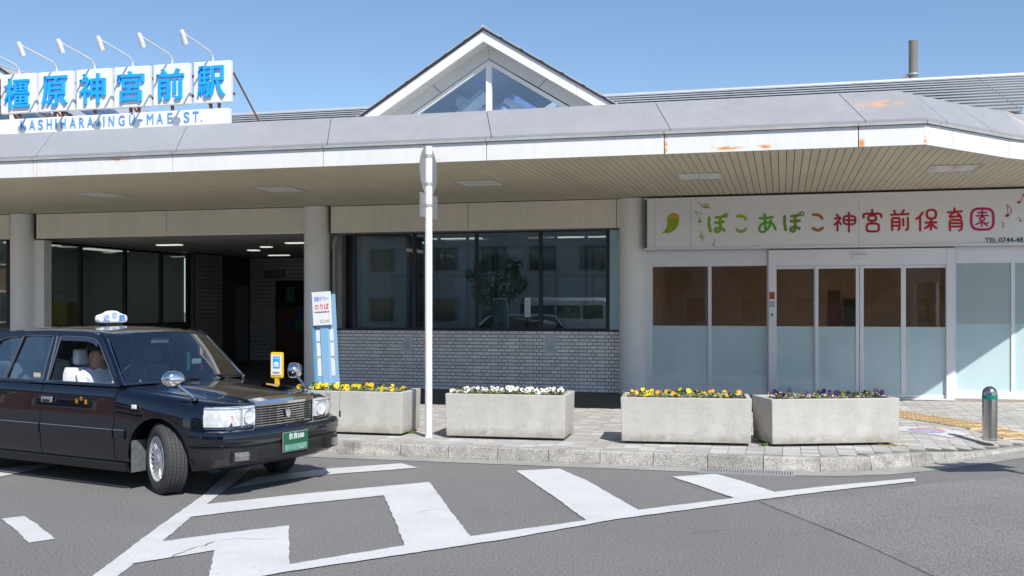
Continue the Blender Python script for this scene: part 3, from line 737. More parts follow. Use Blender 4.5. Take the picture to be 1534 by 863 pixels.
part(MB().tube([(-34, RY1 + .02, RZ1 + .02), (4.75, RY1 + .02, RZ1 + .02)], .05, 8), 'roof_ridge', M_roof, smooth=True)
part(MB().add([(-34, RY1, RZ1 - .02), (4.75, RY1, RZ1 - .02), (4.75, 30, 3.9), (-34, 30, 3.9)], [(0, 1, 2, 3)]), 'roof_back_slope', M_roof)
part(MB().box(-34, 3.6, RY0 - .2, RY0 + .5, 4.3, 4.56), 'roof_eave', M_drip)

# ---- cross gables
def gable(xc, za, hw_, y0, seed):
    sl = .62; zb = 4.55; w_ = (za - zb) / sl
    n = 7
    # barge boards, joined at the seams of the photo
    for s_ in (-1, 1):
        cuts = [0, .57 if s_ > 0 else .49, 1.0]
        for a, c in zip(cuts[:-1], cuts[1:]):
            xa, xb = a * w_ + (.0 if a == 0 else .004), c * w_
            P = [(xc + s_ * xa, y0, za - xa * sl), (xc + s_ * xb, y0, za - xb * sl), (xc + s_ * xb, y0, za - xb * sl - .175), (xc + s_ * xa, y0, za - xa * sl - .175)]
            part(MB().prism(P, (0, .05, 0)), 'barge_board', M_fascia)
        P = [(xc, y0 + .05, za - .16), (xc + s_ * w_, y0 + .05, za - w_ * sl - .16), (xc + s_ * w_, y0 + .05, za - w_ * sl - .10), (xc, y0 + .05, za - .10)]
        part(MB().prism(P, (0, .33, 0)), 'gable_soffit', M_gwall)
        # dark verge and sheets of the slope, lapped
        P = [(xc, y0 - .03, za + .004), (xc + s_ * w_, y0 - .03, za - w_ * sl + .004), (xc + s_ * w_, y0 - .03, za - w_ * sl + .04), (xc, y0 - .03, za + .04)]
        part(MB().prism(P, (0, .12, 0)), 'verge', M_roofe)
        q = 8
        for k in range(q):
            t0, t1 = k / q, (k + 1) / q + .02
            xa, xb = (1 - t0) * w_, (1 - t1) * w_
            xb = max(0, xb); za_, zb_ = za - xa * sl, za - xb * sl
            P = [(xc + s_ * xa, y0 - .02, za_ + .035), (xc + s_ * xa, y0 - .02, za_ + .068), (xc + s_ * xb, y0 - .02, zb_ + .050), (xc + s_ * xb, y0 - .02, zb_ + .035)]
            if s_ > 0 and 2 <= k <= 6:
                part(MB().prism(P, (0, .62, 0)), 'roof_sheet', M_roof); part(MB().prism([(a_, b_ + 2.6, c_) for a_, b_, c_ in P], (0, 21.95 - y0 - 2.6, 0)), 'roof_sheet', M_roof)
                part(MB().prism([(a_, b_ + .63, c_) for a_, b_, c_ in P], (0, 1.95, 0)), 'skylight_pane', G_gab)
            else: part(MB().prism(P, (0, 21.95 - y0, 0)), 'roof_sheet', M_roof)
    part(MB().tube([(xc, y0 - .03, za + .055), (xc, 21.95, za + .055)], .035, 8), 'gable_ridge', M_roof, smooth=True)
    # cladding panels, recessed
    zc = za - .175; Yc = y0 + .34; zi = 5.80 - 6.18 + za; wi = (zi - zb) / sl; wo = (zc + .05 - zb) / sl
    for s_ in (-1, 1):
        for a, c in ((0, .40), (.405, 1)):
            def pt(t, up_): 
                zz = (zc + .05 if up_ else zi) ; ww = wo if up_ else wi; return (xc + s_ * (.004 + t * ww), Yc, zz - t * (zz - zb))
            part(MB().prism([pt(a, 1), pt(c, 1), pt(c, 0), pt(a, 0)], (0, .015, 0)), 'cladding_panel', M_gwall)
    # window: chevron frame, centre post, two panes
    zf = zi - .02; f = .075
    fr = MB(); wf = (zf - zb) / sl
    for s_ in (-1, 1):
        fr.prism([(xc, Yc - .02, zf), (xc + s_ * wf, Yc - .02, zb), (xc + s_ * (wf - f / sl), Yc - .02, zb), (xc, Yc - .02, zf - f)], (0, .06, 0))
    fr.box(xc - .045, xc + .045, Yc - .028, Yc + .05, zb, zf - f)
    o = part(fr, 'gable_window', M_white)
    for s_ in (-1, 1):
        MB().prism([(xc + s_ * .045, Yc + .01, zf - f - .03), (xc + s_ * (wf - f / sl), Yc + .01, zb), (xc + s_ * .045, Yc + .01, zb)], (0, .006, 0)).build('pane', G_gab, o)
    # white structure inside, behind the glass
    b = MB()
    for (x0, z0, x1, z1, yy, t) in ((-1.0, 4.7, -.2, 5.35, .5, .12), (-.75, 5.3, .5, 4.6, .7, .10), (.1, 4.6, 1.0, 5.15, .8, .12), (-.3, 4.6, .0, 5.2, 1.0, .06), (.45, 4.6, 1.4, 4.75, .5, .14), (.1, 5.25, 1.0, 4.75, .62, .05)):
        b.tube([(xc + x0, Yc + yy, z0), (xc + x1, Yc + yy, z1)], t, 4)
    part(b, 'roof_truss', mat('truss_white', (.80, .84, .82), .6))
    part(MB().add([(xc - 1.6, Yc + 1.6, zb), (xc + 1.6, Yc + 1.6, zb), (xc, Yc + 1.6, zb + 1.0)], [(0, 1, 2)]), 'gable_inner_wall', mat('gable_inner', (.22, .34, .62), .7))
g = F(724, 42, 16.0)
gable(g.x, g.z - .035, 2.1, 16.0, 1)
gable(-13.72, F(0, 98, 16.0).z - .06, 2.1, 16.0, 2)

# ---- flue pipe behind the ridge
fp = F(1368, 120, 23.6); ft = F(1368, 61, 23.6); r_ = 6.6 / FPX * 21.7
fl = thing('flue_pipe', 'grey concrete flue pipe standing up behind the station roof ridge', 'flue pipe', (fp.x, 23.6, 5.3))
MB().lathe([(0, ft.z - .02), (r_ * .8, ft.z - .02), (r_ * .8, ft.z), (r_ * 1.04, ft.z), (r_ * 1.04, ft.z - .04), (r_, ft.z - .05), (r_, 5.3)], 24, T(fp.x, 23.6, 0)).build('pipe', mat('flue_grey', (.26, .24, .215), .8, var=.12, vscale=6, streak=.2), fl, smooth=True)
MB().tube([(fp.x - r_, 23.6, FZ(1360, 111, 23.6)), (fp.x - .75, 23.5, 6.2)], .032, 8).build('brace', MATS['flue_grey'], fl)
MB().lathe([(r_ + .005, FZ(1368, 113, 23.6)), (r_ + .02, FZ(1368, 113, 23.6)), (r_ + .02, FZ(1368, 110, 23.6)), (r_ + .005, FZ(1368, 110, 23.6))], 20, T(fp.x, 23.6, 0)).build('clamp', M_galv, fl)

# ================================================================== CANOPY
can = thing('entrance_canopy', 'deep flat canopy with white fascia and rust marks along the station front', 'canopy', (-4, 14.5, 3.8))
CZ = 3.82; FT = 4.075; CT0, CT1 = 4.15, 4.63
edge = [Vector((-30, 14.0, 0)), Vector((1.74, 14.0, 0)), Vector((3.0, 15.56, 0)), Vector((8.25, 20.56, 0)), Vector((8.25, 24, 0))]
def offs(P, d):
    out = []
    for i, p in enumerate(P):
        d0 = (P[i] - P[i - 1]).normalized() if i else (P[1] - P[0]).normalized(); d1 = (P[i + 1] - P[i]).normalized() if i < len(P) - 1 else d0
        n0, n1 = Vector((-d0.y, d0.x, 0)), Vector((-d1.y, d1.x, 0)); m = (n0 + n1).normalized(); out.append(p + m * d / max(.3, m.dot(n0)))
    return out
e_in = offs(edge, .60); e_out = offs(edge, -.035); e_t = offs(edge, .03)
def Vz(p, z): return Vector((p.x, p.y, z))
rust_w = [(Vector(F(1085, 196, 14.0)), (.55, .2, .035), 1.6), (Vector(F(1090, 222, 14.0)), (.26, .2, .035), 2.2), (Vector(F(1146, 219, 14.0)), (.10, .2, .04), 2.2),
          (Vector(F(997, 215, 14.0)), (.035, .2, .22), 2.4), (Vector(F(1283, 190, 14.0)), (.07, .2, .07), 1.6), (Vector(F(1290, 214, 14.0)), (.06, .2, .10), 1.8),
          (Vector(F(1387, 212, 14.0)), (.04, .2, .12), 1.2), (Vector(F(1387, 186, 14.0)), (.10, .2, .03), 1.0), (Vector(F(175, 240, 14.0)), (.28, .2, .07), 1.3),
          (Vector(F(724, 215, 14.0)), (.02, .2, .25), 1.2), (Vector(F(655, 240, 14.0)), (.12, .2, .02), 1.0), (Vector(F(55, 255, 14.0)), (.02, .2, .25), 1.0)]
rusty(M_fascia, [(tuple(c), r, s) for c, r, s in rust_w], (.72, .30, .08))
rusty(M_coping, [(tuple(F(1322, 157, 14.35)), (.42, .6, .10), 1.5)], (.66, .40, .24))
fx = [.937 - 2.46 * k for k in range(13)][::-1]
fx = [-30] + fx + [None]
cuts = [-28.6] + [.937 - 2.462 * k for k in range(12)][::-1]
def fascia(p0, p1):
    d = (p1 - p0).normalized() * .006; nn = Vector((-d.y, d.x, 0)).normalized()
    a, c = p0 + d, p1 - d
    part(MB().loft([[Vz(q, CZ), Vz(q, FT), Vz(q + nn * .04, FT), Vz(q + nn * .04, CZ)] for q in (a, c)]), 'fascia_panel', M_fascia, can)
for x0, x1 in zip(cuts[:-1], cuts[1:]): fascia(Vector((x0, 14, 0)), Vector((x1, 14, 0)))
# corner panel wraps round the corner
c1 = edge[1]; dch = (edge[2] - edge[1]).normalized(); pJ = c1 + dch * .62
nA = Vector((0, 1, 0)); nB = Vector((-dch.y, dch.x, 0)); inn = offs(edge, .04)[1]
q0 = Vector((cuts[-1] + .006, 14, 0)); q2 = pJ - dch * .006
MB().loft([[Vz(q, CZ), Vz(q, FT), Vz(i_, FT), Vz(i_, CZ)] for q, i_ in ((q0, q0 + nA * .04), (c1, inn), (q2, q2 + nB * .04))]).build('fascia_panel', M_fascia, can)
L_ch = (edge[2] - edge[1]).length; s_ = .62
while s_ < L_ch - .2:
    e_ = min(L_ch, s_ + 2.3); fascia(c1 + dch * s_, c1 + dch * e_); s_ = e_
fascia(edge[2], edge[3]); fascia(edge[3], edge[4])
# drip strip and sloped coping, in sheets
def strip(P0, P1, i, a, c, z0, z1, name, m, gap=.005):
    """quad strip between offset lines along segment i, from fraction a to c"""
    def at(P, t): return P[i] + (P[i + 1] - P[i]) * t
    L_ = (P0[i + 1] - P0[i]).length; g_ = gap / L_
    A0, A1, B0, B1 = at(P0, a + (g_ if a > 0 else 0)), at(P0, c - (g_ if c < 1 else 0)), at(P1, a + (g_ if a > 0 else 0)), at(P1, c - (g_ if c < 1 else 0))
    return MB().prism([Vz(A0, z0), Vz(A1, z0), Vz(B1, z1), Vz(B0, z1)], (0, 0, -.03)).build(name, m, can)
def seg_x(xw, P, i=0): return (xw - P[i].x) / (P[i + 1].x - P[i].x)
sx = [0] + [seg_x(x + .08, e_out) for x in cuts[1:]] + [1]
for a, c in zip(sx[:-1], sx[1:]):
    strip(e_out, e_in, 0, a, c, CT0, CT1, 'coping_sheet', M_coping)
for k, (a, c) in enumerate(((0, .22), (.22, .75), (.75, 1))): strip(e_out, e_in, 1, a, c, CT0, CT1, 'coping_sheet', M_coping)
strip(e_out, e_in, 2, 0, 1, CT0, CT1, 'coping_sheet', M_coping); strip(e_out, e_in, 3, 0, 1, CT0, CT1, 'coping_sheet', M_coping)
for i in range(4):
    P = e_out; fr_ = [0] + ([seg_x(x, P) for x in cuts[1:]] if i == 0 else [.15] if i == 1 else []) + [1]
    for a, c in zip(fr_[:-1], fr_[1:]):
        A = P[i] + (P[i + 1] - P[i]) * a; B = P[i] + (P[i + 1] - P[i]) * c; A2 = e_t[i] + (e_t[i + 1] - e_t[i]) * a; B2 = e_t[i] + (e_t[i + 1] - e_t[i]) * c
        dd = (B - A).normalized() * .004
        MB().loft([[Vz(A + dd, FT + .006), Vz(A + dd, CT0 - .032), Vz(A2 + dd, CT0 - .032), Vz(A2 + dd, FT + .006)], [Vz(B - dd, FT + .006), Vz(B - dd, CT0 - .032), Vz(B2 - dd, CT0 - .032), Vz(B2 - dd, FT + .006)]]).build('drip_strip', M_drip, can)
# canopy deck above, dark void inside
dk = [Vz(p, CT1 - .02) for p in offs(edge, .58)]
part(MB().add(dk + [Vector((-30, 24, CT1 - .02))], [tuple(range(6))]), 'deck', M_drip, can)
in5 = [Vz(p, CZ + .03) for p in offs(edge, .045)]
part(MB().add(in5 + [Vector((-30, 24, CZ + .03))], [tuple(range(6))]), 'soffit_backing', M_dark, can)
# soffit boards, running from the fascia back to the beam
sb = .106
def edge_y(x):
    P = offs(edge, .045)
    for i in range(len(P) - 1):
        if P[i].x <= x <= P[i + 1].x and P[i + 1].x > P[i].x: return P[i].y + (P[i + 1].y - P[i].y) * (x - P[i].x) / (P[i + 1].x - P[i].x)
    return 20
x = -18.6
while x < 7.2:
    x1 = x + sb - .009; back = 19.54 if x < x967 + .1 else NY + .02
    ya, yb = edge_y(x), edge_y(x1)
    if ya < back - .1:
        MB().prism([(x, ya, CZ), (x1, yb, CZ), (x1, back, CZ), (x, back, CZ)], (0, 0, .012)).build('soffit_board', M_soff, can)
    x += sb
part(MB().box(-30, -18.61, 14.05, 19.5, CZ, CZ + .012), 'soffit_board', M_soff, can)
# recessed light fittings
M_fit = mat('light_fitting', (.50, .50, .46), .35, var=.1, vscale=6); M_fitc = mat('light_cover', (.84, .84, .80), .2, var=.12, vscale=9, coat=.4)
for cx in (-18.9, -15.5, -12.0, -8.42, -4.83, -1.25, 2.42):
    cy = 16.5; o = part(MB().box(cx - .36, cx + .36, cy - .42, cy - .38, CZ - .012, CZ + .003).box(cx - .36, cx + .36, cy + .38, cy + .42, CZ - .012, CZ + .003)
             .box(cx - .36, cx - .33, cy - .38, cy + .38, CZ - .012, CZ + .003).box(cx + .33, cx + .36, cy - .38, cy + .38, CZ - .012, CZ + .003), 'soffit_light', M_fit, can)
    for k in range(2): MB().box(cx - .325 + k * .33, cx - .005 + k * .33, cy - .375, cy + .375, CZ - .008, CZ - .004).build('cover', M_fitc, o)

# ================================================================== ROOFTOP STATION SIGN
SY = 15.0
sg = thing('station_name_sign', 'rooftop station name sign with blue characters on six white squares', 'sign', (-10.5, SY, 4.6))
bxs = [(1, 53), (57.4, 108.5), (114, 166), (170.8, 223.7), (229.5, 283.5), (290, 345)]
chars = '橿原神宮前駅'
zTop, zBot = 5.715, 5.05
for i, (p0, p1) in enumerate(bxs):
    x0, x1 = FX(p0, SY), FX(p1, SY)
    o = MB().box(x0, x1, SY, SY + .09, zBot, zTop).build('board', M_white, sg, bevel=.012)
    cx = (x0 + x1) / 2; wv = .49
    text('character', chars[i], M_blue, o, (cx - .0, SY - .001, (zTop + zBot) / 2), (1, 0, 0), (0, 0, 1), wv, wv * 1.02, .045, off=.010)
    # lamp on a bent arm reaching forward over the board
    lx = cx
    ar = MB().tube([(lx, SY + .04, zTop), (lx, SY + .02, zTop + .08), (lx, SY - .07, zTop + .14), (lx, SY - .30, zTop + .17), (lx - .0, SY - .86, zTop + .24)], .016, 8)
    la = ar.build('lamp_arm', mat('arm_white', (.75, .75, .74), .4), sg, smooth=True)
    e0 = Vector((lx, SY - .86, zTop + .25)); dr = Vector((0.02, .42, -.80)).normalized()
    MB().tube([e0 - dr * .03, e0, e0 + dr * .02, e0 + dr * .19, e0 + dr * .20], [.026, .036, .040, .044, .034], 14).build('lamp_head', M_pole, la, smooth=True)
    # posts below
    for xx in ((cx - .06, cx + .09) if i in (1, 3, 5) else (cx - .02,)):
        MB().box(xx - .02, xx + .02, SY + .05, SY + .09, 4.6, zBot + .02).build('post', M_rustst, sg)
xa, xb = FX(-22, SY), FX(343.5, SY)
nb = MB().box(xa, xb, SY - .02, SY + .08, 4.64, 4.95).build('name_board', M_white, sg, bevel=.008)
# latin letters, each its own piece
LET = [('K', 140, 36), ('A', 192, 40), ('S', 240, 33), ('H', 290, 35), ('I', 328, 8), ('H', 370, 34), ('A', 425, 41), ('R', 476, 34), ('A', 525, 41), ('J', 570, 27), ('I', 603, 8), ('N', 646, 36), ('G', 705, 40), ('Ū', 765, 37),
       ('-', 814, 26), ('M', 868, 42), ('A', 924, 40), ('E', 982, 32), ('S', 1078, 36), ('T', 1130, 37), ('.', 1163, 8)]
for ch, c_, w0 in LET:
    xc = FX(c_ / 3.835, SY); w_ = w0 / 3.835 / FPX * 16.7; H_ = .165; zc = 4.835
    if ch == 'J':
        P = [(.62, 1), (.86, 1), (.86, .28), (.78, .1), (.6, 0), (.35, 0), (.14, .1), (.08, .32), (.30, .34), (.36, .2), (.48, .16), (.58, .22), (.62, .34)]
        MB().prism([(xc + (x - .5) * w_, SY - .035, zc - H_ / 2 + z * H_) for x, z in P], (0, .014, 0)).build('letter', M_blue2, nb); continue
    hh, zz_ = (H_ * 1.22, zc + H_ * .11) if ch == 'Ū' else (H_ * .13, zc - H_ * .05) if ch == '-' else (H_ * .14, zc - H_ * .43) if ch == '.' else (H_, zc)
    text('letter', ch, M_blue2, nb, (xc, SY - .021, zz_), (1, 0, 0), (0, 0, 1), w_, hh, .014, off=.0)
for zz in (5.52, 5.2): MB().box(FX(-20, SY), FX(346, SY), SY + .10, SY + .14, zz - .02, zz + .02).build('rail', M_rustst, sg)
for px in (-15, 52, 170, 285, 346): MB().tube([(FX(px, SY), SY + .12, 5.5), (FX(px, SY) + .05, 16.2, 4.6)], .016, 6).build('stay', M_rustst, sg)

# ================================================================== NURSERY SIGN
NSY = 19.30
a, c = F(969, 374.5, NSY), F(969, 297, NSY)
zS0, zS1 = a.z, BZ1 - .03
ns = thing('nursery_sign', 'long pale sign board with green to red rounded lettering above the nursery doors', 'sign', (1.6, NSY, zS0))
jx = [FX(p, NSY) for p in (969, 980.5, 1034.5, 1287)] + [FX(1287, NSY) + 3.4, FX(1287, NSY) + 5.0]
for x0, x1 in zip(jx[:-1], jx[1:]): MB().box(x0 + .002, x1 - .002, NSY, NSY + .10, zS0 + .03, zS1 - .02).build('sign_panel', M_signw, ns)
MB().box(jx[0] - .04, jx[-1], NSY - .03, NSY + .18, zS0, zS0 + .03).build('sign_rail', M_alu, ns)
MB().box(jx[0] - .04, jx[-1], NSY - .03, NSY + .18, zS1 - .02, zS1).build('sign_rail', M_alu, ns)
MB().box(jx[0] - .02, jx[0], NSY - .01, NSY + .16, zS0 + .03, zS1 - .02).build('sign_end', M_blackf, ns)
def smoothpath(P, n=5):
    if len(P) < 3: return P
    out = []
    for i in range(len(P) - 1):
        p0 = P[max(0, i - 1)]; p1 = P[i]; p2 = P[i + 1]; p3 = P[min(len(P) - 1, i + 2)]
        for k in range(n):
            t = k / n; out.append(tuple(.5 * ((2 * p1[j]) + (-p0[j] + p2[j]) * t + (2 * p0[j] - 5 * p1[j] + 4 * p2[j] - p3[j]) * t * t + (-p0[j] + 3 * p1[j] - 3 * p2[j] + p3[j]) * t ** 3) for j in (0, 1)))
    out.append(P[-1]); return out
def brush(b, pts, wpx, o, s, depth=.006, sm=True, taper=None):
    """flat rounded stroke on the sign face; pts are in crop pixels (origin o, scale s)"""
    P = smoothpath(pts) if sm else pts
    Q = [F(o[0] + x / s, o[1] + y / s, NSY) for x, y in P]; Q = [Vector((q.x, q.z)) for q in Q]
    wr = wpx / s / FPX * 19.6 / 2
    def ngon(c, r, n=10, k=0):
        z = NSY - depth - k
        b.add([(c.x + r * math.cos(2 * math.pi * i / n), z, c.y + r * math.sin(2 * math.pi * i / n)) for i in range(n)], [tuple(range(n))])
    for i in range(len(Q) - 1):
        r0 = wr if not taper else wr * (taper[0] + (taper[1] - taper[0]) * i / (len(Q) - 1)); r1 = wr if not taper else wr * (taper[0] + (taper[1] - taper[0]) * (i + 1) / (len(Q) - 1))
        d = (Q[i + 1] - Q[i]); 
        if d.length < 1e-6: continue
        d.normalize(); n_ = Vector((-d.y, d.x)); k = brush.k; brush.k = (brush.k + .00002) % .002
        z = NSY - depth - k
        b.add([(p.x, z, p.y) for p in (Q[i] - n_ * r0, Q[i + 1] - n_ * r1, Q[i + 1] + n_ * r1, Q[i] + n_ * r0)], [(0, 1, 2, 3)])
        ngon(Q[i], r0, 10, k + .00001)
    ngon(Q[-1], wr * (taper[1] if taper else 1), 10, brush.k)
brush.k = 0
def circ(cx, cy, rx, ry, n=14): return [(cx + rx * math.cos(2 * math.pi * k / n), cy + ry * math.sin(2 * math.pi * k / n)) for k in range(n + 1)]
def rsq(cx, cy, rx, ry, p=.55, n=24):
    out = []
    for k in range(n + 1):
        a = 2 * math.pi * k / n; ca, sa = math.cos(a), math.sin(a)
        out.append((cx + rx * math.copysign(abs(ca) ** p, ca), cy + ry * math.copysign(abs(sa) ** p, sa)))
    return out
o6, s6 = (970, 290), 5.113; o7, s7 = (1240, 290), 5.218
def char(name, strokes, col, wpx, o, s, nm='character'):
    b = MB()
    for st in strokes:
        if isinstance(st, dict): brush(b, st['p'], st.get('w', wpx), o, s, sm=st.get('sm', True), taper=st.get('t'))
        else: brush(b, st, wpx, o, s)
    m = mat('sign_ink_' + name, col, .5, var=0); return b.build(nm, m, ns, fix=False)
dk_ = lambda w_=9: w_
char('a', [[(472, 185), (472, 240), (482, 288)], [(525, 184), (560, 182), (592, 170)], [(520, 222), (555, 224), (582, 216)], [(556, 182), (557, 262), (548, 290), (525, 292), (518, 275), (540, 264), (572, 268), (588, 282)], {'p': circ(600, 168, 14, 14), 'w': 9}], (.22, .42, .01), 20, o6, s6)
char('b', [[(688, 174), (730, 176), (752, 196)], [(682, 275), (705, 291), (735, 288), (752, 274)]], (.36, .44, .01), 20, o6, s6)
char('c', [[(860, 190), (910, 188), (958, 180)], [(898, 160), (900, 230), (906, 285)], [(945, 205), (932, 255), (900, 288), (870, 294), (856, 270), (870, 240), (910, 222), (955, 230), (980, 272)]], (.12, .40, .03), 18, o6, s6)
char('d', [[(1050, 175), (1050, 230), (1058, 280)], [(1103, 174), (1138, 172), (1166, 160)], [(1098, 212), (1130, 213), (1164, 208)], [(1130, 174), (1131, 262), (1122, 288), (1102, 288), (1096, 272), (1115, 258), (1145, 260), (1164, 268)], {'p': circ(1183, 155, 14, 14), 'w': 9}], (.17, .27, .05), 20, o6, s6)
char('e', [[(1270, 162), (1312, 166), (1338, 190)], [(1267, 266), (1295, 280), (1320, 279), (1340, 264)]], (.42, .13, .03), 20, o6, s6)
char('f', [[(70, 165), (84, 180)], [(56, 196), (98, 190), (76, 222), (52, 244)], [(76, 215), (76, 290)], [(90, 225), (104, 240)], rsq(170, 208, 46, 32), [(126, 208), (214, 208)], [(166, 150), (166, 298)]], (.40, .02, .05), 15, o7, s7)
char('g', [[(347, 128), (347, 150)], [(280, 188), (284, 162), (345, 158), (410, 160), (420, 184)], rsq(347, 193, 30, 20), [(345, 215), (343, 234)], rsq(352, 266, 48, 31)], (.42, .01, .03), 16, o7, s7)
char('h', [[(518, 134), (526, 152)], [(594, 130), (582, 152)], [(494, 166), (560, 164), (632, 160)], [(504, 288), (504, 200), (530, 194), (560, 198), (560, 270), (552, 284)], [(508, 224), (556, 224)], [(508, 252), (556, 252)], [(590, 198), (591, 250)], [(626, 190), (627, 270), (612, 286)]], (.50, .01, .03), 15, o7, s7)
char('i', [[(742, 148), (720, 180), (694, 198)], [(722, 190), (722, 290)], rsq(810, 162, 36, 34, .75), [(808, 198), (806, 282)], [(764, 228), (848, 226)], [(800, 232), (785, 256), (760, 272)], [(814, 232), (830, 256), (850, 270)]], (.52, .01, .03), 16, o7, s7)
char('j', [[(990, 116), (992, 144)], [(938, 148), (1048, 140)], [(980, 152), (954, 184), (1036, 174)], [(1016, 158), (1044, 192)], [(956, 288), (956, 215), (1000, 207), (1045, 215), (1045, 275), (1028, 290)], [(960, 232), (1040, 232)], [(960, 258), (1040, 258)]], (.58, .01, .03), 15, o7, s7)
char('k', [{'p': rsq(1208, 200, 87, 82, .6), 'w': 17}, {'p': [(1175, 150), (1240, 148)], 'w': 11}, {'p': [(1207, 132), (1207, 174)], 'w': 11}, {'p': [(1160, 175), (1252, 172)], 'w': 11}, {'p': circ(1207, 198, 20, 13), 'w': 10}, {'p': [(1206, 214), (1204, 254)], 'w': 11}, {'p': [(1158, 242), (1198, 222)], 'w': 11}, {'p': [(1216, 224), (1246, 252)], 'w': 11}, {'p': [(1254, 226), (1230, 240)], 'w': 10}], (.50, .0, .12), 16, o7, s7)
# leaf shaped bird, upper part yellow, lower part green
def blob(pts, m, nm, k):
    P = smoothpath(pts + [pts[0]], 4)[:-1]; Q = [F(o6[0] + x / s6, o6[1] + y / s6, NSY) for x, y in P]
    MB().add([(q.x, NSY - .006 - k, q.z) for q in Q], [tuple(range(len(Q)))]).build(nm, m, ns, fix=False)
blob([(108, 301), (135, 280), (152, 240), (152, 190), (168, 160), (205, 151), (235, 162), (243, 190), (238, 235), (215, 272), (180, 297), (145, 303)], mat('sign_ink_leaf', (.30, .40, .01), .5, var=0), 'bird', 0)
blob([(152, 196), (168, 160), (205, 151), (235, 162), (243, 190), (243, 205), (200, 190)], mat('sign_ink_yellow', (.55, .42, .01), .5, var=0), 'bird_head', .002)
lime = (.30, .40, .03)
char('m', [{'p': [(366, 142), (402, 146), (414, 165)], 'w': 5}, {'p': [(366, 142), (400, 190), (404, 208)], 'w': 4}, {'p': [(396, 214), (404, 212)], 'w': 20, 'sm': False}], lime, 5, o6, s6, 'music_note')
char('m', [{'p': [(392, 68), (425, 100), (450, 110), (465, 92), (450, 82), (435, 95), (480, 112)], 'w': 6}], lime, 5, o6, s6, 'music_note')
char('m', [{'p': [(410, 285), (415, 305), (402, 330), (425, 345), (432, 325), (412, 322), (425, 368)], 'w': 5}], lime, 5, o6, s6, 'music_note')
char('m', [{'p': [(505, 350), (515, 362), (508, 390)], 'w': 4}, {'p': [(503, 392), (509, 390)], 'w': 11, 'sm': False}], lime, 5, o6, s6, 'music_note')
red = (.48, .01, .04)
char('n', [{'p': [(1398, 88), (1432, 120), (1430, 155)], 'w': 5}, {'p': [(1400, 90), (1410, 165)], 'w': 4}, {'p': [(1398, 174), (1408, 170)], 'w': 20, 'sm': False}], red, 5, o7, s7, 'music_note')
char('n', [{'p': [(1530, 10), (1506, 60)], 'w': 4}, {'p': [(1488, 70), (1498, 67)], 'w': 17, 'sm': False}, {'p': [(1528, 5), (1550, 30)], 'w': 8}], red, 5, o7, s7, 'music_note')
char('n', [{'p': [(1362, 222), (1375, 245), (1364, 255), (1378, 268)], 'w': 4}], (.40, .25, .28), 5, o7, s7, 'music_note')
char('n', [{'p': [(1480, 190), (1500, 192), (1508, 210)], 'w': 3}, {'p': [(1504, 214), (1508, 214)], 'w': 11, 'sm': False}], (.30, .05, .10), 5, o7, s7, 'music_note')
a, c = F(1475.5, 363.5, NSY), F(1532.5, 355.5, NSY)
text('phone_number', 'TEL 0744-48', M_blkp, ns, ((a.x + c.x) / 2, NSY - .004, (a.z + c.z) / 2), (1, 0, 0), (0, 0, 1), c.x - a.x, c.z - a.z, .003, off=.008)

# ================================================================== STREET THINGS
# --- planters and pansies
M_leaf = mat('pansy_leaf', (.10, .17, .035), .6, var=.35, vscale=30, rnd=.3); M_leaf2 = mat('pansy_leaf_pale', (.20, .26, .07), .6, var=.3, vscale=30, rnd=.3)
FC = dict(yellow=mat('petal_yellow', (.85, .60, .01), .6, var=.1, vscale=40, rnd=.12), orange=mat('petal_orange', (.85, .36, .01), .6, var=.1), white=mat('petal_white', (.80, .79, .80), .6, var=.06),
          violet=mat('petal_violet', (.055, .012, .12), .6, var=.2, vscale=40, rnd=.3), dark=mat('petal_dark', (.018, .008, .03), .6, var=.1))
def leafmesh(seed, m):
    rr = random.Random(seed); b = MB()
    for k in range(26):
        a = rr.uniform(0, 6.28); r_ = rr.uniform(0, .075); h = rr.uniform(.005, .055) * (1 - r_ * 5) + .012
        p = Vector((r_ * math.cos(a), r_ * math.sin(a), h)); yaw = rr.uniform(0, 6.28); tilt = rr.uniform(.1, 1.0); l_ = rr.uniform(.018, .034); wd = l_ * .42
        d = Vector((math.cos(yaw) * math.cos(tilt), math.sin(yaw) * math.cos(tilt), math.sin(tilt))); s_ = Vector((-math.sin(yaw), math.cos(yaw), 0)); up_ = d.cross(s_) * -1
        b.add([p, p + d * l_ * .4 + s_ * wd + up_ * .004, p + d * l_ * .8 + s_ * wd * .7, p + d * l_, p + d * l_ * .8 - s_ * wd * .7, p + d * l_ * .4 - s_ * wd + up_ * .004], [(0, 1, 2, 3), (0, 3, 4, 5)])
    me = b.mesh('foliage'); me.materials.append(m); return me
LM = [leafmesh(1, M_leaf), leafmesh(2, M_leaf2), leafmesh(3, M_leaf)]
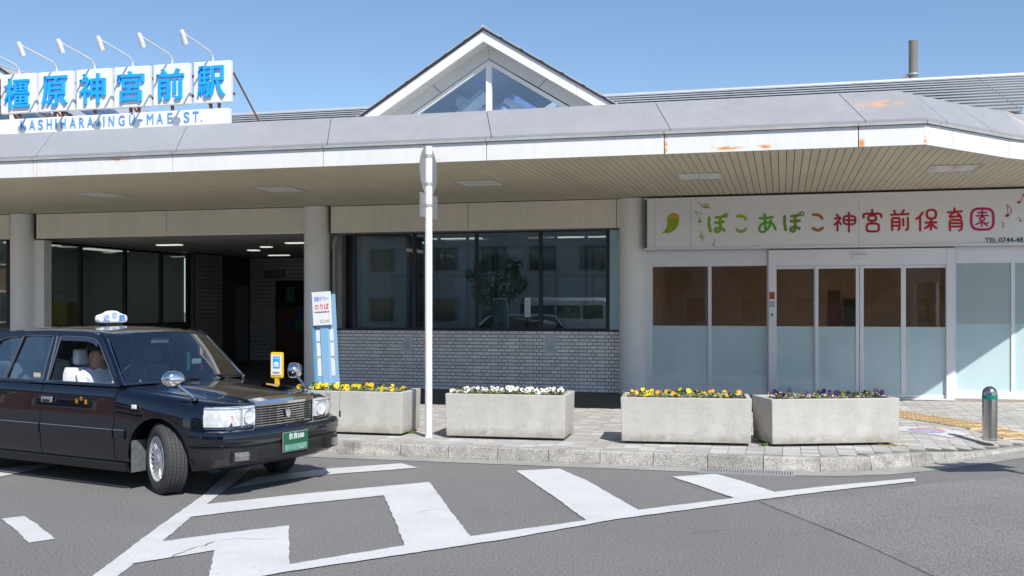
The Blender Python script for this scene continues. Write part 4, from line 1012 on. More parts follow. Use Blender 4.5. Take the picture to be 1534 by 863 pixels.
def flowermesh(m, mc, seed, sz=.030):
    rr = random.Random(seed); b = MB()
    # five overlapping petals, faces along +z
    for k, (ang, L_, W_) in enumerate(((60, 1, 1), (120, 1, 1), (0, .95, .95), (180, .95, .95), (270, 1.05, 1.35))):
        a = R(ang + rr.uniform(-6, 6)); d = Vector((math.cos(a), math.sin(a), 0)); s_ = Vector((-d.y, d.x, 0)); z = Vector((0, 0, .0018 * k)); l_ = sz * L_; wd = sz * .52 * W_; cu = Vector((0, 0, rr.uniform(.001, .007)))
        b.cur = 0
        b.add([z, z + d * l_ * .35 + s_ * wd * .7, z + d * l_ * .75 + s_ * wd + cu, z + d * l_ * 1.02 + s_ * wd * .45 + cu, z + d * l_ * .95, z + d * l_ * 1.02 - s_ * wd * .45 + cu, z + d * l_ * .75 - s_ * wd + cu, z + d * l_ * .35 - s_ * wd * .7], [(0, 1, 2, 3, 4, 5, 6, 7)])
    b.cur = 1
    b.add([(sz * .34 * math.cos(t), sz * .34 * math.sin(t) - sz * .12, .0105) for t in [i * math.pi / 3 for i in range(6)]], [tuple(range(6))])
    b.cur = 2
    b.tube([(0, 0, 0), (0, -.012, -.02), (0, -.02, -.045)], .0016, 5)
    me = b.mesh('flower')
    for q in (m, mc, M_leaf): me.materials.append(q)
    me.polygons.foreach_set('material_index', b.mi); return me
FM = dict(yellow=[flowermesh(FC['yellow'], FC['orange'], 1), flowermesh(FC['yellow'], FC['yellow'], 2, .033)], orange=[flowermesh(FC['orange'], FC['yellow'], 3, .026)],
          white=[flowermesh(FC['white'], FC['violet'], 4), flowermesh(FC['white'], FC['yellow'], 5, .027)], violet=[flowermesh(FC['violet'], FC['dark'], 6), flowermesh(FC['violet'], FC['yellow'], 7, .027)], dark=[flowermesh(FC['dark'], FC['dark'], 8, .036)])
ORD = ['first', 'second', 'third', 'fourth', 'fifth', 'sixth', 'seventh', 'eighth', 'ninth', 'tenth', 'eleventh', 'twelfth']
def planter(loc, rz, L_, D_, H_, label, plant=None, flip=False):
    t = thing('concrete_planter', label, 'planter', loc, rz, 'concrete planters along the kerb')
    w_ = .055; b = MB(); z0 = .03
    o_ = [(0, 0), (L_, 0), (L_, D_), (0, D_)]; i_ = [(w_, w_), (L_ - w_, w_), (L_ - w_, D_ - w_), (w_, D_ - w_)]
    tp = .012
    b.add([(x + (tp if x == 0 else -tp), y + (tp if y == 0 else -tp), z0) for x, y in o_] + [(x, y, H_) for x, y in o_] + [(x, y, H_) for x, y in i_] + [(x, y, H_ - .12) for x, y in i_],
          [(3, 2, 1, 0)] + [(k, (k + 1) % 4, (k + 1) % 4 + 4, k + 4) for k in range(4)] + [(k + 4, (k + 1) % 4 + 4, (k + 1) % 4 + 8, k + 8) for k in range(4)] + [(k + 8, (k + 1) % 4 + 8, (k + 1) % 4 + 12, k + 12) for k in range(4)] + [(12, 13, 14, 15)])
    b.build('trough', M_conc, t, world=False, bevel=.008)
    f = MB()
    for x in (.12, L_ - .3): f.box(x, x + .18, .06, D_ - .06, 0, z0 + .004)
    f.build('foot', M_black, t, world=False)
    s_ = MB(); nx, ny = 24, 8
    for j in range(ny + 1):
        for i in range(nx + 1): s_.v.append((w_ + (L_ - 2 * w_) * i / nx, w_ + (D_ - 2 * w_) * j / ny, H_ - .035 + random.uniform(-.008, .012)))
    for j in range(ny):
        for i in range(nx): s_.f.append((j * (nx + 1) + i, j * (nx + 1) + i + 1, (j + 1) * (nx + 1) + i + 1, (j + 1) * (nx + 1) + i)); s_.mi.append(0)
    s_.build('soil', M_soil, t, world=False, smooth=True)
    if plant:
        kinds, lab, gr_, cnt, dens, cats = plant
        M0 = Matrix.LocRotScale(Vector(loc), Euler((0, 0, rz)), None)
        k = 0
        for row in range(2):
            for i in range(cnt):
                lx = w_ + .07 + (L_ - 2 * w_ - .14) * (i + .5 * (row % 2)) / (cnt - .5) + random.uniform(-.02, .02); ly = (.13, .34)[row] + random.uniform(-.03, .03)
                P = M0 @ Vector((lx, ly, H_ - .035)); kd = random.choices(list(kinds.keys()), list(kinds.values()))[0]
                th = thing('pansy_plant', lab[kd].replace('pansy', 'pansy, ' + ORD[i] + ' from the left in the ' + ('front' if row == 0 else 'back') + ' row of', 1).replace(' with green leaves in', '').replace(' in the planter', ' the planter') if True else '', 'flower', P, random.uniform(0, 6.28), gr_[kd])
                sc_ = random.uniform(1.1, 1.55)
                inst('foliage', random.choice(LM), th, Matrix.Scale(sc_, 4) @ T(0, 0, .0), world=False)
                for q in range(random.choices((1, 2, 3), dens)[0]):
                    # blossoms lean towards the light, over the street
                    dx, dy, h = random.uniform(-.055, .055), random.uniform(-.05, .05), random.uniform(.055, .105)
                    Mw = T(P.x + dx, P.y + dy, P.z + h) @ Euler((R(random.uniform(35, 85)), R(random.uniform(-15, 15)), R(random.uniform(-30, 45)))).to_matrix().to_4x4() @ Matrix.Scale(random.uniform(.8, 1.25), 4)
                    inst('flower', random.choice(FM[kd]), th, Mw)
    return t
yl = dict(yellow='yellow pansy in the planter behind the taxi', orange='orange pansy in the planter behind the taxi')
gl1 = dict(yellow='yellow pansies in the planter behind the taxi', orange='orange pansies in the planter behind the taxi')
yl3 = dict(yellow='yellow pansy in the third planter', orange='orange pansy in the third planter')
gl3 = dict(yellow='yellow pansies in the third planter', orange='orange pansies in the third planter')
PZ = .15; PH = .555
planter((-6.18, 12.40, PZ), 0, 1.545, .70, PH, 'pale concrete planter with yellow pansies partly hidden by the black taxi', (dict(yellow=5, orange=1), yl, gl1, 10, (4, 3, 1), 0))
planter((-4.06, 12.38, PZ), R(2.5), 1.51, .76, PH, 'pale concrete planter with white pansies right of the white pole', (dict(white=1), dict(white='white pansy in the planter beside the pole'), dict(white='white pansies'), 11, (2, 4, 3), 0))
planter((-1.87, 12.40, PZ), R(5), 1.53, .76, PH, 'pale concrete planter with yellow pansies between the two other rows of blooms', (dict(yellow=4, orange=2), yl3, gl3, 8, (5, 3, 1), 0))
planter((-.12, 12.53, PZ), R(21.5), 1.57, .66, PH, 'pale concrete planter with purple pansies, rightmost and turned with the curved kerb', (dict(violet=6, dark=1), dict(violet='purple pansy in the rightmost planter', dark='blackish pansy in the rightmost planter'), dict(violet='purple pansies', dark='near black pansies'), 9, (4, 3, 2), 0))
# weeds at planter feet
def weed(loc, label, n_, r0, h_, m=None):
    b = MB(); rr = random.Random(int(loc[0] * 100))
    for k in range(n_):
        a = rr.uniform(0, 6.28); d = rr.uniform(0, r0); p = Vector((d * math.cos(a) * 1.6, d * math.sin(a) * .5, 0)); t = Vector((rr.uniform(-.5, .5), rr.uniform(-.5, .5), 1)).normalized() * rr.uniform(.4, 1) * h_
        s_ = Vector((rr.uniform(-1, 1), rr.uniform(-1, 1), 0)).normalized() * .005
        b.add([p - s_, p + s_, p + t * .6 + s_ * 1.2, p + t, p + t * .6 - s_ * 1.2], [(0, 1, 2, 3, 4)])
    o = b.build('weed', m or M_leaf, None, fix=False); o.location = loc; return tag(o, label, 'weed')
weed((-4.66, 12.72, .15), 'tuft of green weeds between the first planter and the white pole', 60, .05, .07)
weed((-.20, 12.62, .15), 'thin weeds at the left foot of the purple pansy planter', 40, .05, .05)
weed((1.25, 12.98, .15), 'dry straw coloured litter under the right end of the purple pansy planter', 60, .12, .03, mat('dry_leaf', (.40, .27, .10), .9))

# --- white pole with the backs of two signs
pl = thing('sign_pole', 'white sign pole with the grey backs of a round and a small square sign', 'sign pole', (-4.29, 12.42, .15))
MB().lathe([(0, 0), (.046, 0), (.046, 3.62), (.040, 3.64), (0, 3.645)], 24).build('pole', M_pole, pl, world=False, smooth=True)
n_ = Vector((math.cos(R(-52)), math.sin(R(-52)), 0))       # plates are seen almost edge-on
tdir = Vector((-n_.y, n_.x, 0)); 
def disc_plate(c, r_, b, th_=.004):
    M = Matrix.Translation(c) @ Vector((0, 0, 1)).rotation_difference(n_).to_matrix().to_4x4()
    b.lathe([(0, 0), (r_, 0), (r_ + .001, .004), (r_, .008), (0, .008)], 40, M)
cdir = -RV.cross(Vector((0, 0, 1)))
view = Vector((-4.29, 12.42, 0)).normalized()
pn = (Matrix.Rotation(R(70), 4, 'Z') @ view).normalized(); n_ = pn; tdir = Vector((-n_.y, n_.x, 0))
M_back = mat('sign_back', (.27, .275, .28), .45, metal=.3, var=.05)
b = MB(); cc = view * .075; cc.z = 3.34; disc_plate(cc, .315, b); b.build('round_plate', M_back, pl, world=False, smooth=True)
b = MB(); c2 = view * .075; c2.z = 2.90; b.obox(c2, tdir * .32, n_ * .003, Vector((0, 0, .15))); b.build('square_plate', M_back, pl, world=False)
for z in (3.52, 3.17, 2.90):
    b = MB(); b.obox(Vector((0, 0, z)) + view * .062, tdir * .10, n_ * .012, Vector((0, 0, .012))); b.build('bracket', M_galv, pl, world=False)
    MB().lathe([(.047, z - .018), (.052, z - .018), (.052, z + .018), (.047, z + .018)], 20).build('clamp', M_galv, pl, world=False)
MB().obox((-.052, -.01, 1.18), (.006, 0, 0), (0, .012, 0), (0, 0, .022)).build('red_reflector', mat('reflector_red', (.6, .02, .02), .3), pl, world=False)

# --- steel bollard
bo = thing('bollard', 'brushed steel bollard with a domed top and a green band', 'bollard', (2.49, 14.05, .15))
rb = .088
prof = [(rb, -.02), (rb, .56)] + [(rb * math.cos(a), .56 + rb * 1.0 * math.sin(a)) for a in [math.pi / 2 * k / 8 for k in range(1, 9)]]
MB().lathe(prof, 36).build('post', M_steel, bo, world=False, smooth=True)
MB().lathe([(rb + .001, .49), (rb + .003, .492), (rb + .003, .538), (rb + .001, .54)], 36).build('green_band', M_teal, bo, world=False, smooth=True)
MB().lathe([(rb, .004), (rb + .03, .002)], 36).build('base_collar', M_gutter, bo, world=False)

# --- taxi stand board (light blue, leaning)
tb = thing('taxi_stand_board', 'leaning light blue taxi stand board with a white lettered plate', 'sign', (-6.62, 14.6, .15))
tb_t = 14.55
def tz(py): return FZ(495, py, 14.6) - .15
zt_, zb_ = tz(437), tz(487)
tb.rotation_euler = (0, R(-3.2), R(-6))
MB().box(-.075, .075, -.04, .04, 0, tz(440)).build('post', M_skyb, tb, world=False, bevel=.01)
MB().box(-.175, .175, -.02, .04, tz(586) + .1, tz(440) - .01).build('panel', M_skyb, tb, world=False)
MB().box(-.20, -.165, -.05, .06, tz(578), zt_ + .0).build('side_post', mat('panel_blue_dark', (.12, .33, .48), .5, var=.1), tb, world=False)
o = MB().box(-.165, .155, -.075, -.055, zb_, zt_).build('name_plate', M_white, tb, world=False, bevel=.004)
text('lettering', '近鉄タクシー', M_bluep, o, (.0, -.0755, zt_ - .105), (1, 0, 0), (0, 0, 1), .25, .075, .002, .005, world=False)
text('lettering', 'のりば', M_redp, o, (.0, -.0755, zt_ - .225), (1, 0, 0), (0, 0, 1), .24, .09, .002, .012, world=False)
bb = MB()
for k in range(11): bb.box(-.13 + k * .0235, -.13 + k * .0235 + random.uniform(.012, .019), -.0775, -.0755, zt_ - .315, zt_ - .295)
bb.build('small_print', M_blkp, o, world=False)
text('lettering', '22-2141', M_greyp, o, (.04, -.0755, zb_ + .06), (1, 0, 0), (0, 0, 1), .16, .045, .002, .003, world=False)
for k, (a_, c_) in enumerate(((.0, .22), (.25, .50), (.53, .86))):
    H0 = zb_ - .06; za2 = H0 - a_ * .82; zc2 = H0 - c_ * .82
    MB().box(-.150, -.085, -.026, -.021, zc2, za2).build('timetable_sheet', M_white, tb, world=False)
    MB().box(.085, .145, -.026, -.021, zc2, za2).build('timetable_sheet', M_white, tb, world=False)
for s_ in (-.16, .13): MB().box(s_, s_ + .03, -.03, -.022, zb_ - .51, zb_ - .49).build('tape', M_sgny, tb, world=False)

# --- yellow taxi queue sign
ty = G(440, 640, .15); tloc = (-6.95, 13.55, .15)
tq = thing('taxi_queue_sign', 'yellow framed taxi pictogram sign behind the bonnet of the black taxi', 'sign', tloc, R(-4))
tz2 = lambda py: FZ(440, py, 13.55) - .15
MB().box(-.10, .10, -.03, .03, tz2(567), tz2(528)).build('frame', M_sgny, tq, world=False, bevel=.025, seg=3)
b = MB().loft([[(-.028, -.02, z), (.028, -.02, z), (.028, .02, z), (-.028, .02, z)] for z in (tz2(585), tz2(567))])
b.build('neck', M_sgny, tq, world=False)
MB().lathe([(.19, 0), (.19, .05), (.05, .10), (.04, tz2(586)), (0, tz2(586))], 20).build('base', M_sgny, tq, world=False, smooth=True)
MB().box(-.045, .055, -.037, -.0305, tz2(581), tz2(577)).build('green_tape', MATS['sign_green'], tq, world=False)
o = MB().box(-.075, .085, -.036, -.031, tz2(562), tz2(532)).build('face', M_white, tq, world=False)
MB().box(-.045, .065, -.039, -.0365, tz2(552), tz2(534)).build('blue_square', mat('picto_blue', (.02, .35, .75), .5), o, world=False)
text('lettering', 'TAXI', M_white, o, (.01, -.0395, tz2(536.7)), (1, 0, 0), (0, 0, 1), .08, .024, .001, .01, world=False)
zc = tz2(546)
MB().prism([(-.03, -.0395, zc - .035), (.05, -.0395, zc - .035), (.05, -.0395, zc), (.037, -.0395, zc + .035), (-.017, -.0395, zc + .035), (-.03, -.0395, zc)], (0, -.001, 0)).build('car_symbol', M_white, o, world=False)
for k in range(2): MB().box(-.018 + k * .035, .003 + k * .035, -.0415, -.0406, zc - .022, zc - .01).build('symbol_lamp', MATS['picto_blue'], o, world=False)
MB().box(-.05, .06, -.038, -.0365, tz2(560), tz2(557)).build('small_print', M_greyp, o, world=False)

# --- two-plate road sign off to the right: its shadow falls on the road
rs = thing('road_sign', 'white post with two plates right of the view, casting a shadow on the road', 'road sign', (3.82, 10.55, 0))
MB().lathe([(.04, 0), (.04, 3.2), (0, 3.2)], 16).build('post', M_pole, rs, world=False, smooth=True)
nn = Vector((.35, -1, 0)).normalized(); tt = Vector((-nn.y, nn.x, 0))
MB().obox(nn * .05 + Vector((-.34, 0, 2.62)), tt * .40, nn * .003, (0, 0, .22)).build('plate', M_back, rs, world=False)
MB().obox(nn * .05 + Vector((-.02, 0, 2.98)), tt * .34, nn * .003, (0, 0, .20)).build('plate', M_back, rs, world=False)

# ================================================================== TAXI
CA = R(-15.2); CL = Vector((-5.50, 9.60, 0)); CS = 1.06
tx = thing('taxi', 'glossy black taxi sedan with a white roof lamp, chrome fender mirrors and green number plate', 'taxi', CL, CA, scale=CS)
def tp_(b, name, m, parent=tx, **k): return b.build(name, m, parent, world=(parent is not tx), **k) if parent is tx else sub_(b, name, m, parent, **k)
def sub_(b, name, m, parent, **k): return b.build(name, m, parent, world=False, **k)
def half(x, w, zs, zt, zb, cab):
    if cab: top = [(w - .10, zs), (w - .115, .80), (w - .3, .78), (0, .78)]
    else: top = [(w - .11, zs + .014), (w - .16, zs + .022), (w - .40, zt - .010), (0, zt)]
    h = [(w - .14, zb), (w - .045, zb + .035), (w - .012, zb + .12), (w - .002, .46), (w, .56), (w - .006, .70), (w - .022, zs - .075), (w - .040, zs - .03), (w - .066, zs - .004)] + top
    return [(x, y, z) for y, z in h]
def ringx(*a):
    h = half(*a); return [Vector(p) for p in h] + [Vector((p[0], -p[1], p[2])) for p in h[-2::-1]]
ST = [(.725, .655, .795, .818, .30, 0), (.70, .70, .80, .826, .28, 0), (.64, .745, .808, .836, .25, 0), (.55, .785, .818, .848, .22, 0), (.42, .815, .830, .862, .20, 0), (.2, .838, .850, .886, .20, 0), (0, .846, .868, .905, .20, 0),
      (-.2, .850, .888, .924, .20, 0), (-.4, .850, .912, .944, .20, 0), (-.50, .850, .926, .952, .20, 0), (-.54, .850, .932, .955, .20, 0), (-.545, .850, .932, .955, .20, 1), (-1.2, .850, .945, .78, .20, 1), (-2.0, .850, .945, .78, .20, 1), (-2.8, .846, .94, .78, .20, 1),
      (-3.08, .842, .938, .78, .20, 1), (-3.085, .842, .938, .955, .20, 0), (-3.4, .832, .93, .955, .22, 0), (-3.75, .80, .915, .945, .26, 0), (-3.86, .76, .89, .915, .32, 0)]
body = MB().loft([ringx(*s) for s in ST])
bd_o = body.build('body', M_paint, tx, world=False)
cut = MB()
for wx in (0, -2.785):
    for s_ in (-1, 1):
        ang = [R(180) * k / 20 for k in range(21)]
        rr_ = .372 if wx == 0 else .345
        pts = [(wx + rr_ * math.cos(a), s_ * .52, .315 + rr_ * math.sin(a)) for a in ang] + [(wx - rr_, s_ * .52, .05), (wx + rr_, s_ * .52, .05)]
        cut.prism(pts, (0, s_ * .5, 0))
co = cut.build('cutter', M_arch, tx, world=False)
md = bd_o.modifiers.new('arch', 'BOOLEAN'); md.operation = 'DIFFERENCE'; md.object = co; md.solver = 'EXACT'
bpy.context.view_layer.update(); dg = bpy.context.evaluated_depsgraph_get()
nm = bpy.data.meshes.new_from_object(bd_o.evaluated_get(dg)); bd_o.modifiers.clear(); old = bd_o.data; bd_o.data = nm
bpy.data.objects.remove(co)
bm = bmesh.new(); bm.from_mesh(nm); bm.to_mesh(nm); bm.free()
nm.polygons.foreach_set('use_smooth', [True] * len(nm.polygons)); nm.set_sharp_from_angle(angle=R(28))
def side_off(z, w=.85, zs=.945):
    pr = [(.235, w - .045), (.32, w - .012), (.46, w - .002), (.56, w), (.70, w - .006), (.87, w - .022), (.915, w - .040), (.941, w - .066)]
    for (z0, y0), (z1, y1) in zip(pr[:-1], pr[1:]):
        if z <= z1: return y0 + (y1 - y0) * (z - z0) / (z1 - z0)
    return pr[-1][1]
def door(xa, xb, s_, name='door'):
    zs = [.262, .32, .39, .46, .51, .56, .63, .70, .79, .87, .90, .915, .930, .9405]; b = MB()
    rg = []
    for x in (xa, xb):
        o_ = [Vector((x, s_ * (side_off(z) + .0045), z)) for z in zs]; i_ = [Vector((x, s_ * (side_off(z) - .006), z)) for z in reversed(zs)]
        rg.append(o_ + i_)
    b.loft(rg)
    return b.build(name, M_paint, tx, world=False, smooth=True, angle=40)
for s_ in (-1, 1):
    dfr = door(-1.588, -.556, s_); drr = door(-2.55, -1.604, s_)
    b = MB()
    for x0, x1 in ((-.556, -.548), (-1.604, -1.588), (-2.560, -2.55)):
        b.loft([[Vector((x, s_ * (side_off(z) + .0015), z)) for z in (.262, .46, .56, .70, .87, .94)] for x in (x0, x1)], closed=False, cap0=False, cap1=False)
    b.build('door_seams', M_black, tx, world=False, fix=False); tag([o for o in tx.children if o.name.startswith('door_seams')][-1], kind='stuff')
    b = MB(); b.box(-1.56, -1.40, s_ * .845 - (.03 if s_ < 0 else 0), s_ * .845 + (.03 if s_ > 0 else 0), .765, .825)
    h1 = b.build('handle', M_chrome, dfr, world=False, bevel=.012)
    b = MB(); b.box(-1.53, -1.43, s_ * .876 - .002, s_ * .876 + .002, .772, .795); b.build('handle_recess', M_black, dfr, world=False)
    b = MB(); b.box(-2.52, -2.36, s_ * .845 - (.03 if s_ < 0 else 0), s_ * .845 + (.03 if s_ > 0 else 0), .765, .825)
    b.build('handle', M_chrome, drr, world=False, bevel=.012)
    # side moulding and sill
    for x0, x1 in ((-2.42, -1.610), (-1.582, -.562), (-.542, -.40)):
        MB().box(x0, x1, min(s_ * .848, s_ * .866), max(s_ * .848, s_ * .866), .475, .552).build('side_moulding', M_paint, tx, world=False, bevel=.006)
        MB().box(x0, x1, min(s_ * .848, s_ * .868), max(s_ * .848, s_ * .868), .5535, .5595).build('chrome_line', M_chrome, tx, world=False)
    MB().loft([[Vector((x, s_ * .825, .255)), Vector((x, s_ * .842, .24)), Vector((x, s_ * .838, .175)), Vector((x, s_ * .78, .165))] for x in (-2.41, -.40)]).build('sill', M_black, tx, world=False)
    # belt line chrome
    MB().tube([(-.56, s_ * .793, .955), (-1.55, s_ * .797, .955), (-2.7, s_ * .795, .955)], .006, 6).build('belt_trim', M_chrome, tx, world=False)
    # greenhouse side: frame with window openings
    def fillshape(outer, holes, ext):
        cu = bpy.data.curves.new('shape', 'CURVE'); cu.dimensions = '2D'; cu.fill_mode = 'BOTH'; cu.extrude = ext
        for P in [outer] + holes:
            sp = cu.splines.new('POLY'); sp.points.add(len(P) - 1); sp.use_cyclic_u = True
            for q, (x, z) in zip(sp.points, P): q.co = (x, z, 0, 1)
        o = bpy.data.objects.new('shape', cu); COL.objects.link(o); bpy.context.view_layer.update()
        me = bpy.data.meshes.new_from_object(o.evaluated_get(bpy.context.evaluated_depsgraph_get())); bpy.data.objects.remove(o)
        return me
    outer = [(-.525, .942), (-.70, 1.125), (-.90, 1.335), (-.965, 1.392), (-1.03, 1.425), (-1.2, 1.440), (-1.7, 1.447), (-2.2, 1.440), (-2.55, 1.418), (-2.68, 1.38), (-2.90, 1.16), (-3.08, .96), (-3.10, .942)]
    h1_ = [(-.600, .968), (-.78, 1.155), (-.93, 1.305), (-1.00, 1.358), (-1.06, 1.380), (-1.16, 1.390), (-1.50, 1.396), (-1.535, 1.390), (-1.545, .968)]
    h2_ = [(-1.635, .968), (-1.65, 1.392), (-1.68, 1.398), (-2.02, 1.396), (-2.10, 1.388), (-2.195, .968)]
    h3_ = [(-2.215, .968), (-2.118, 1.386), (-2.35, 1.372), (-2.46, 1.34), (-2.62, 1.16), (-2.72, .985), (-2.71, .968)]
    yy = lambda z: .790 - (z - .95) * .325
    me = fillshape(outer, [h1_, h2_, h3_], .014)
    for v in me.vertices: x, z, t = v.co; v.co = (x, s_ * (yy(z) + t), z)
    me.materials.append(M_paint); o = bpy.data.objects.new('window_surround', me); COL.objects.link(o); o.parent = tx
    # chrome trims round the openings
    for H in (h1_, h2_, h3_):
        b = MB(); b.tube([(x, s_ * (yy(z) + .0165), z) for x, z in H + [H[0]]], .004, 6, cap=False); b.build('window_trim', M_trimd, tx, world=False)
    for H, nm_ in ((h2_, 'side_window'), (h3_, 'quarter_window')) + (((h1_, 'side_window'),) if s_ > 0 else ()):
        me = fillshape(H, [], .002)
        for v in me.vertices: x, z, t = v.co; v.co = (x, s_ * (yy(z) - .002 + t), z)
        me.materials.append(G_car); o = bpy.data.objects.new(nm_, me); COL.objects.link(o); o.parent = tx
    # B pillar chrome strip and rain visor
    MB().tube([(-1.56, s_ * (yy(.97) + .018), .965), (-1.585, s_ * (yy(1.39) + .018), 1.395)], .009, 6).build('pillar_trim', M_trimd, tx, world=False)
    b = MB(); P = [(-.97, 1.345), (-1.06, 1.384), (-1.16, 1.394), (-1.53, 1.398)]
    b.loft([[Vector((x, s_ * (yy(z) + .018), z)), Vector((x, s_ * (yy(z) + .035), z - .045))] for x, z in P], closed=False, cap0=False, cap1=False)
    b.build('rain_visor', mat('visor_smoke', (.03, .03, .05), .1, coat=1), tx, world=False, fix=False)
    # mirror on its stalk
    hd = Vector((.17, s_ * .80, 1.035))
    mt = thing('m', None, None) if False else None
    b = MB().tube([(.36, s_ * .735, .862), (.33, s_ * .74, .90), (.20, s_ * .785, .99)], .012, 8)
    st = b.build('mirror_stalk', M_chrome, tx, world=False, smooth=True)
    b = MB(); n1 = 14
    Mx = T(*hd) @ Matrix.Rotation(R(26 * s_), 4, 'Z')
    prof = [(.0, .062), (.045, .060), (.078, .050), (.098, .026), (.106, -.006), (.104, -.045), (.098, -.052), (.0, -.052)]
    Mm = Mx @ Matrix.Rotation(R(90), 4, 'Y') @ Matrix.Diagonal((.74, .98, 1, 1))
    b.lathe([(r_, h_) for r_, h_ in prof], 28, Mm); b.build('mirror_head', M_chrome, st, world=False, smooth=True, angle=60)
    MB().lathe([(0, 0), (.035, 0), (.028, .02), (0, .024)], 14, T(.36, s_ * .735, .855)).build('mirror_foot', M_black, st, world=False, smooth=True)
    # fender side lamp
    MB().box(-.31, -.245, min(s_ * .846, s_ * .862), max(s_ * .846, s_ * .862), .755, .795).build('side_lamp', M_lamp, tx, world=False, bevel=.008)
    # a pillar
    MB().tube([(-.53, s_ * .780, .945), (-.72, s_ * .715, 1.15), (-.93, s_ * .645, 1.36), (-1.0, s_ * .62, 1.41)], .026, 10).build('pillar', M_paint, tx, world=False, smooth=True)
    MB().tube([(-.505, s_ * .765, .955), (-.70, s_ * .70, 1.155), (-.905, s_ * .63, 1.375)], .006, 6).build('windscreen_trim', M_chrome, tx, world=False)
# roof
xs_ = [-.895, -.93, -1.0, -1.12, -1.35, -1.7, -2.1, -2.4, -2.6, -2.68]; zr = [1.385, 1.398, 1.412, 1.426, 1.438, 1.444, 1.438, 1.424, 1.402, 1.385]
ys_ = [-.632, -.615, -.58, -.5, -.3, 0, .3, .5, .58, .615, .632]
def zroof(x, y, zc): t = abs(y) / .632; return zc + .052 * (1 - t ** 2.2) - (.018 if t > .97 else 0)
rings = []
for x, zc in zip(xs_, zr):
    fwd = (.055 if x > -.94 else 0)
    o_ = [Vector((x + fwd * (1 - (y / .632) ** 2), y, zroof(x, y, zc))) for y in ys_]
    rings.append(o_ + [v - Vector((0, 0, .02)) for v in reversed(o_)])
MB().loft(rings).build('roof', M_paint, tx, world=False, smooth=True, angle=50)
# windscreen and rear screen
def screen(xb_c, xb_s, xt_c, xt_s, yb, yt, zb_, zt_c, zt_s, name):
    b = MB(); N, Mn = 14, 8; V = []
    for j in range(Mn + 1):
        v = j / Mn
        for i in range(N + 1):
            u = -1 + 2 * i / N; k = 1 - u * u
            x = (xb_s + (xb_c - xb_s) * k) * (1 - v) + (xt_s + (xt_c - xt_s) * k) * v; y = u * (yb * (1 - v) + yt * v); z = zb_ * (1 - v) + (zt_s + (zt_c - zt_s) * k) * v
            V.append((x, y, z + .02 * math.sin(math.pi * v) * (1 if xb_c > -2 else 1)))
    Fs = [(j * (N + 1) + i, j * (N + 1) + i + 1, (j + 1) * (N + 1) + i + 1, (j + 1) * (N + 1) + i) for j in range(Mn) for i in range(N)]
    b.add(V, Fs); o = b.build(name, G_ws, tx, world=False, smooth=True); return o
ws = screen(-.40, -.515, -.845, -.905, .745, .615, .958, 1.430, 1.385, 'windscreen')
screen(-3.20, -3.09, -2.72, -2.66, .70, .60, .958, 1.42, 1.38, 'rear_window')
# cowl and wipers
MB().prism([(-.39, 0, .962), (-.46, -.45, .958), (-.50, -.76, .952), (-.56, -.76, .945), (-.56, .76, .945), (-.50, .76, .952), (-.46, .45, .958)], (0, 0, .006)).build('cowl', M_black, tx, world=False)
for ya, yb, rz_ in ((-.36, -.02, 0), (.20, .56, 0)):
    o = MB().tube([(-.40, yb + .06, .975), (-.44, (ya + yb) / 2, .992), (-.485, ya - .02, 1.0)], .008, 6).build('wiper', M_black, tx, world=False)
    MB().tube([(-.425, yb + .10, .985), (-.47, ya - .12, .992)], .006, 6).build('wiper_blade', M_black, o, world=False)
# bonnet panel
rings = []
for x, w, zs, zt in [(.715, .50, .806, .822), (.66, .58, .818, .842), (.55, .62, .826, .858), (.3, .648, .846, .886), (0, .664, .878, .916), (-.2, .668, .898, .934), (-.38, .670, .918, .952), (-.44, .66, .925, .955)]:
    P = [(-w, zs + .008), (-w + .03, zs + .020), (-w * .70, zt - .010), (-w * .66, zt + .006), (-w * .3, zt + .012), (0, zt + .016), (w * .3, zt + .012), (w * .66, zt + .006), (w * .70, zt - .010), (w - .03, zs + .020), (w, zs + .008)]
    xx = lambda y: x - (.0 if x < .6 else .04 * (y / .6) ** 2) if x > -.3 else x - .05 * (y / .66) ** 2
    o_ = [Vector((xx(y), y, z)) for y, z in P]
    rings.append(o_ + [v - Vector((0, 0, .015)) for v in reversed(o_)])
MB().loft(rings).build('bonnet', M_paint, tx, world=False, smooth=True, angle=30)
# grille
g_ = MB()
go = MB().box(.70, .742, -.395, .395, .585, .812).build('grille', M_black, tx, world=False)
b = MB()
gx = lambda y: .772 - .10 * (y / .40) ** 2 * .35
def barh(z, t, ext=.0):
    P = [-.39, -.26, -.13, 0, .13, .26, .39]
    b.loft([[Vector((gx(y) - .02, y, z - t)), Vector((gx(y) + ext, y, z - t)), Vector((gx(y) + ext, y, z + t)), Vector((gx(y) - .02, y, z + t))] for y in P])
for k in range(9): barh(.612 + k * .0222, .0032)
b.build('grille_bars', M_chrome, go, world=False)
b = MB()
for k in range(7):
    y = -.30 + k * .10; b.box(gx(y) - .03, gx(y) - .010, y - .0014, y + .0014, .598, .80)
b.build('grille_posts', M_trimd, go, world=False)
b = MB(); barh(.802, .010, .012); barh(.592, .008, .010)
for s_ in (-1, 1): b.box(gx(.39) - .03, gx(.39) + .008, s_ * .396 - .007, s_ * .396 + .007, .586, .81)
b.build('grille_frame', M_chrome, go, world=False)
b = MB(); P = [-.40, -.2, 0, .2, .40]
b.loft([[Vector((gx(y) - .03, y, .810)), Vector((gx(y) + .018, y, .811)), Vector((gx(y) + .010, y, .832 + .012 * (1 - (y / .37) ** 2))), Vector((gx(y) - .07, y, .852 + .012 * (1 - (y / .37) ** 2)))] for y in P])
b.build('grille_cap', M_chrome, go, world=False, smooth=True)
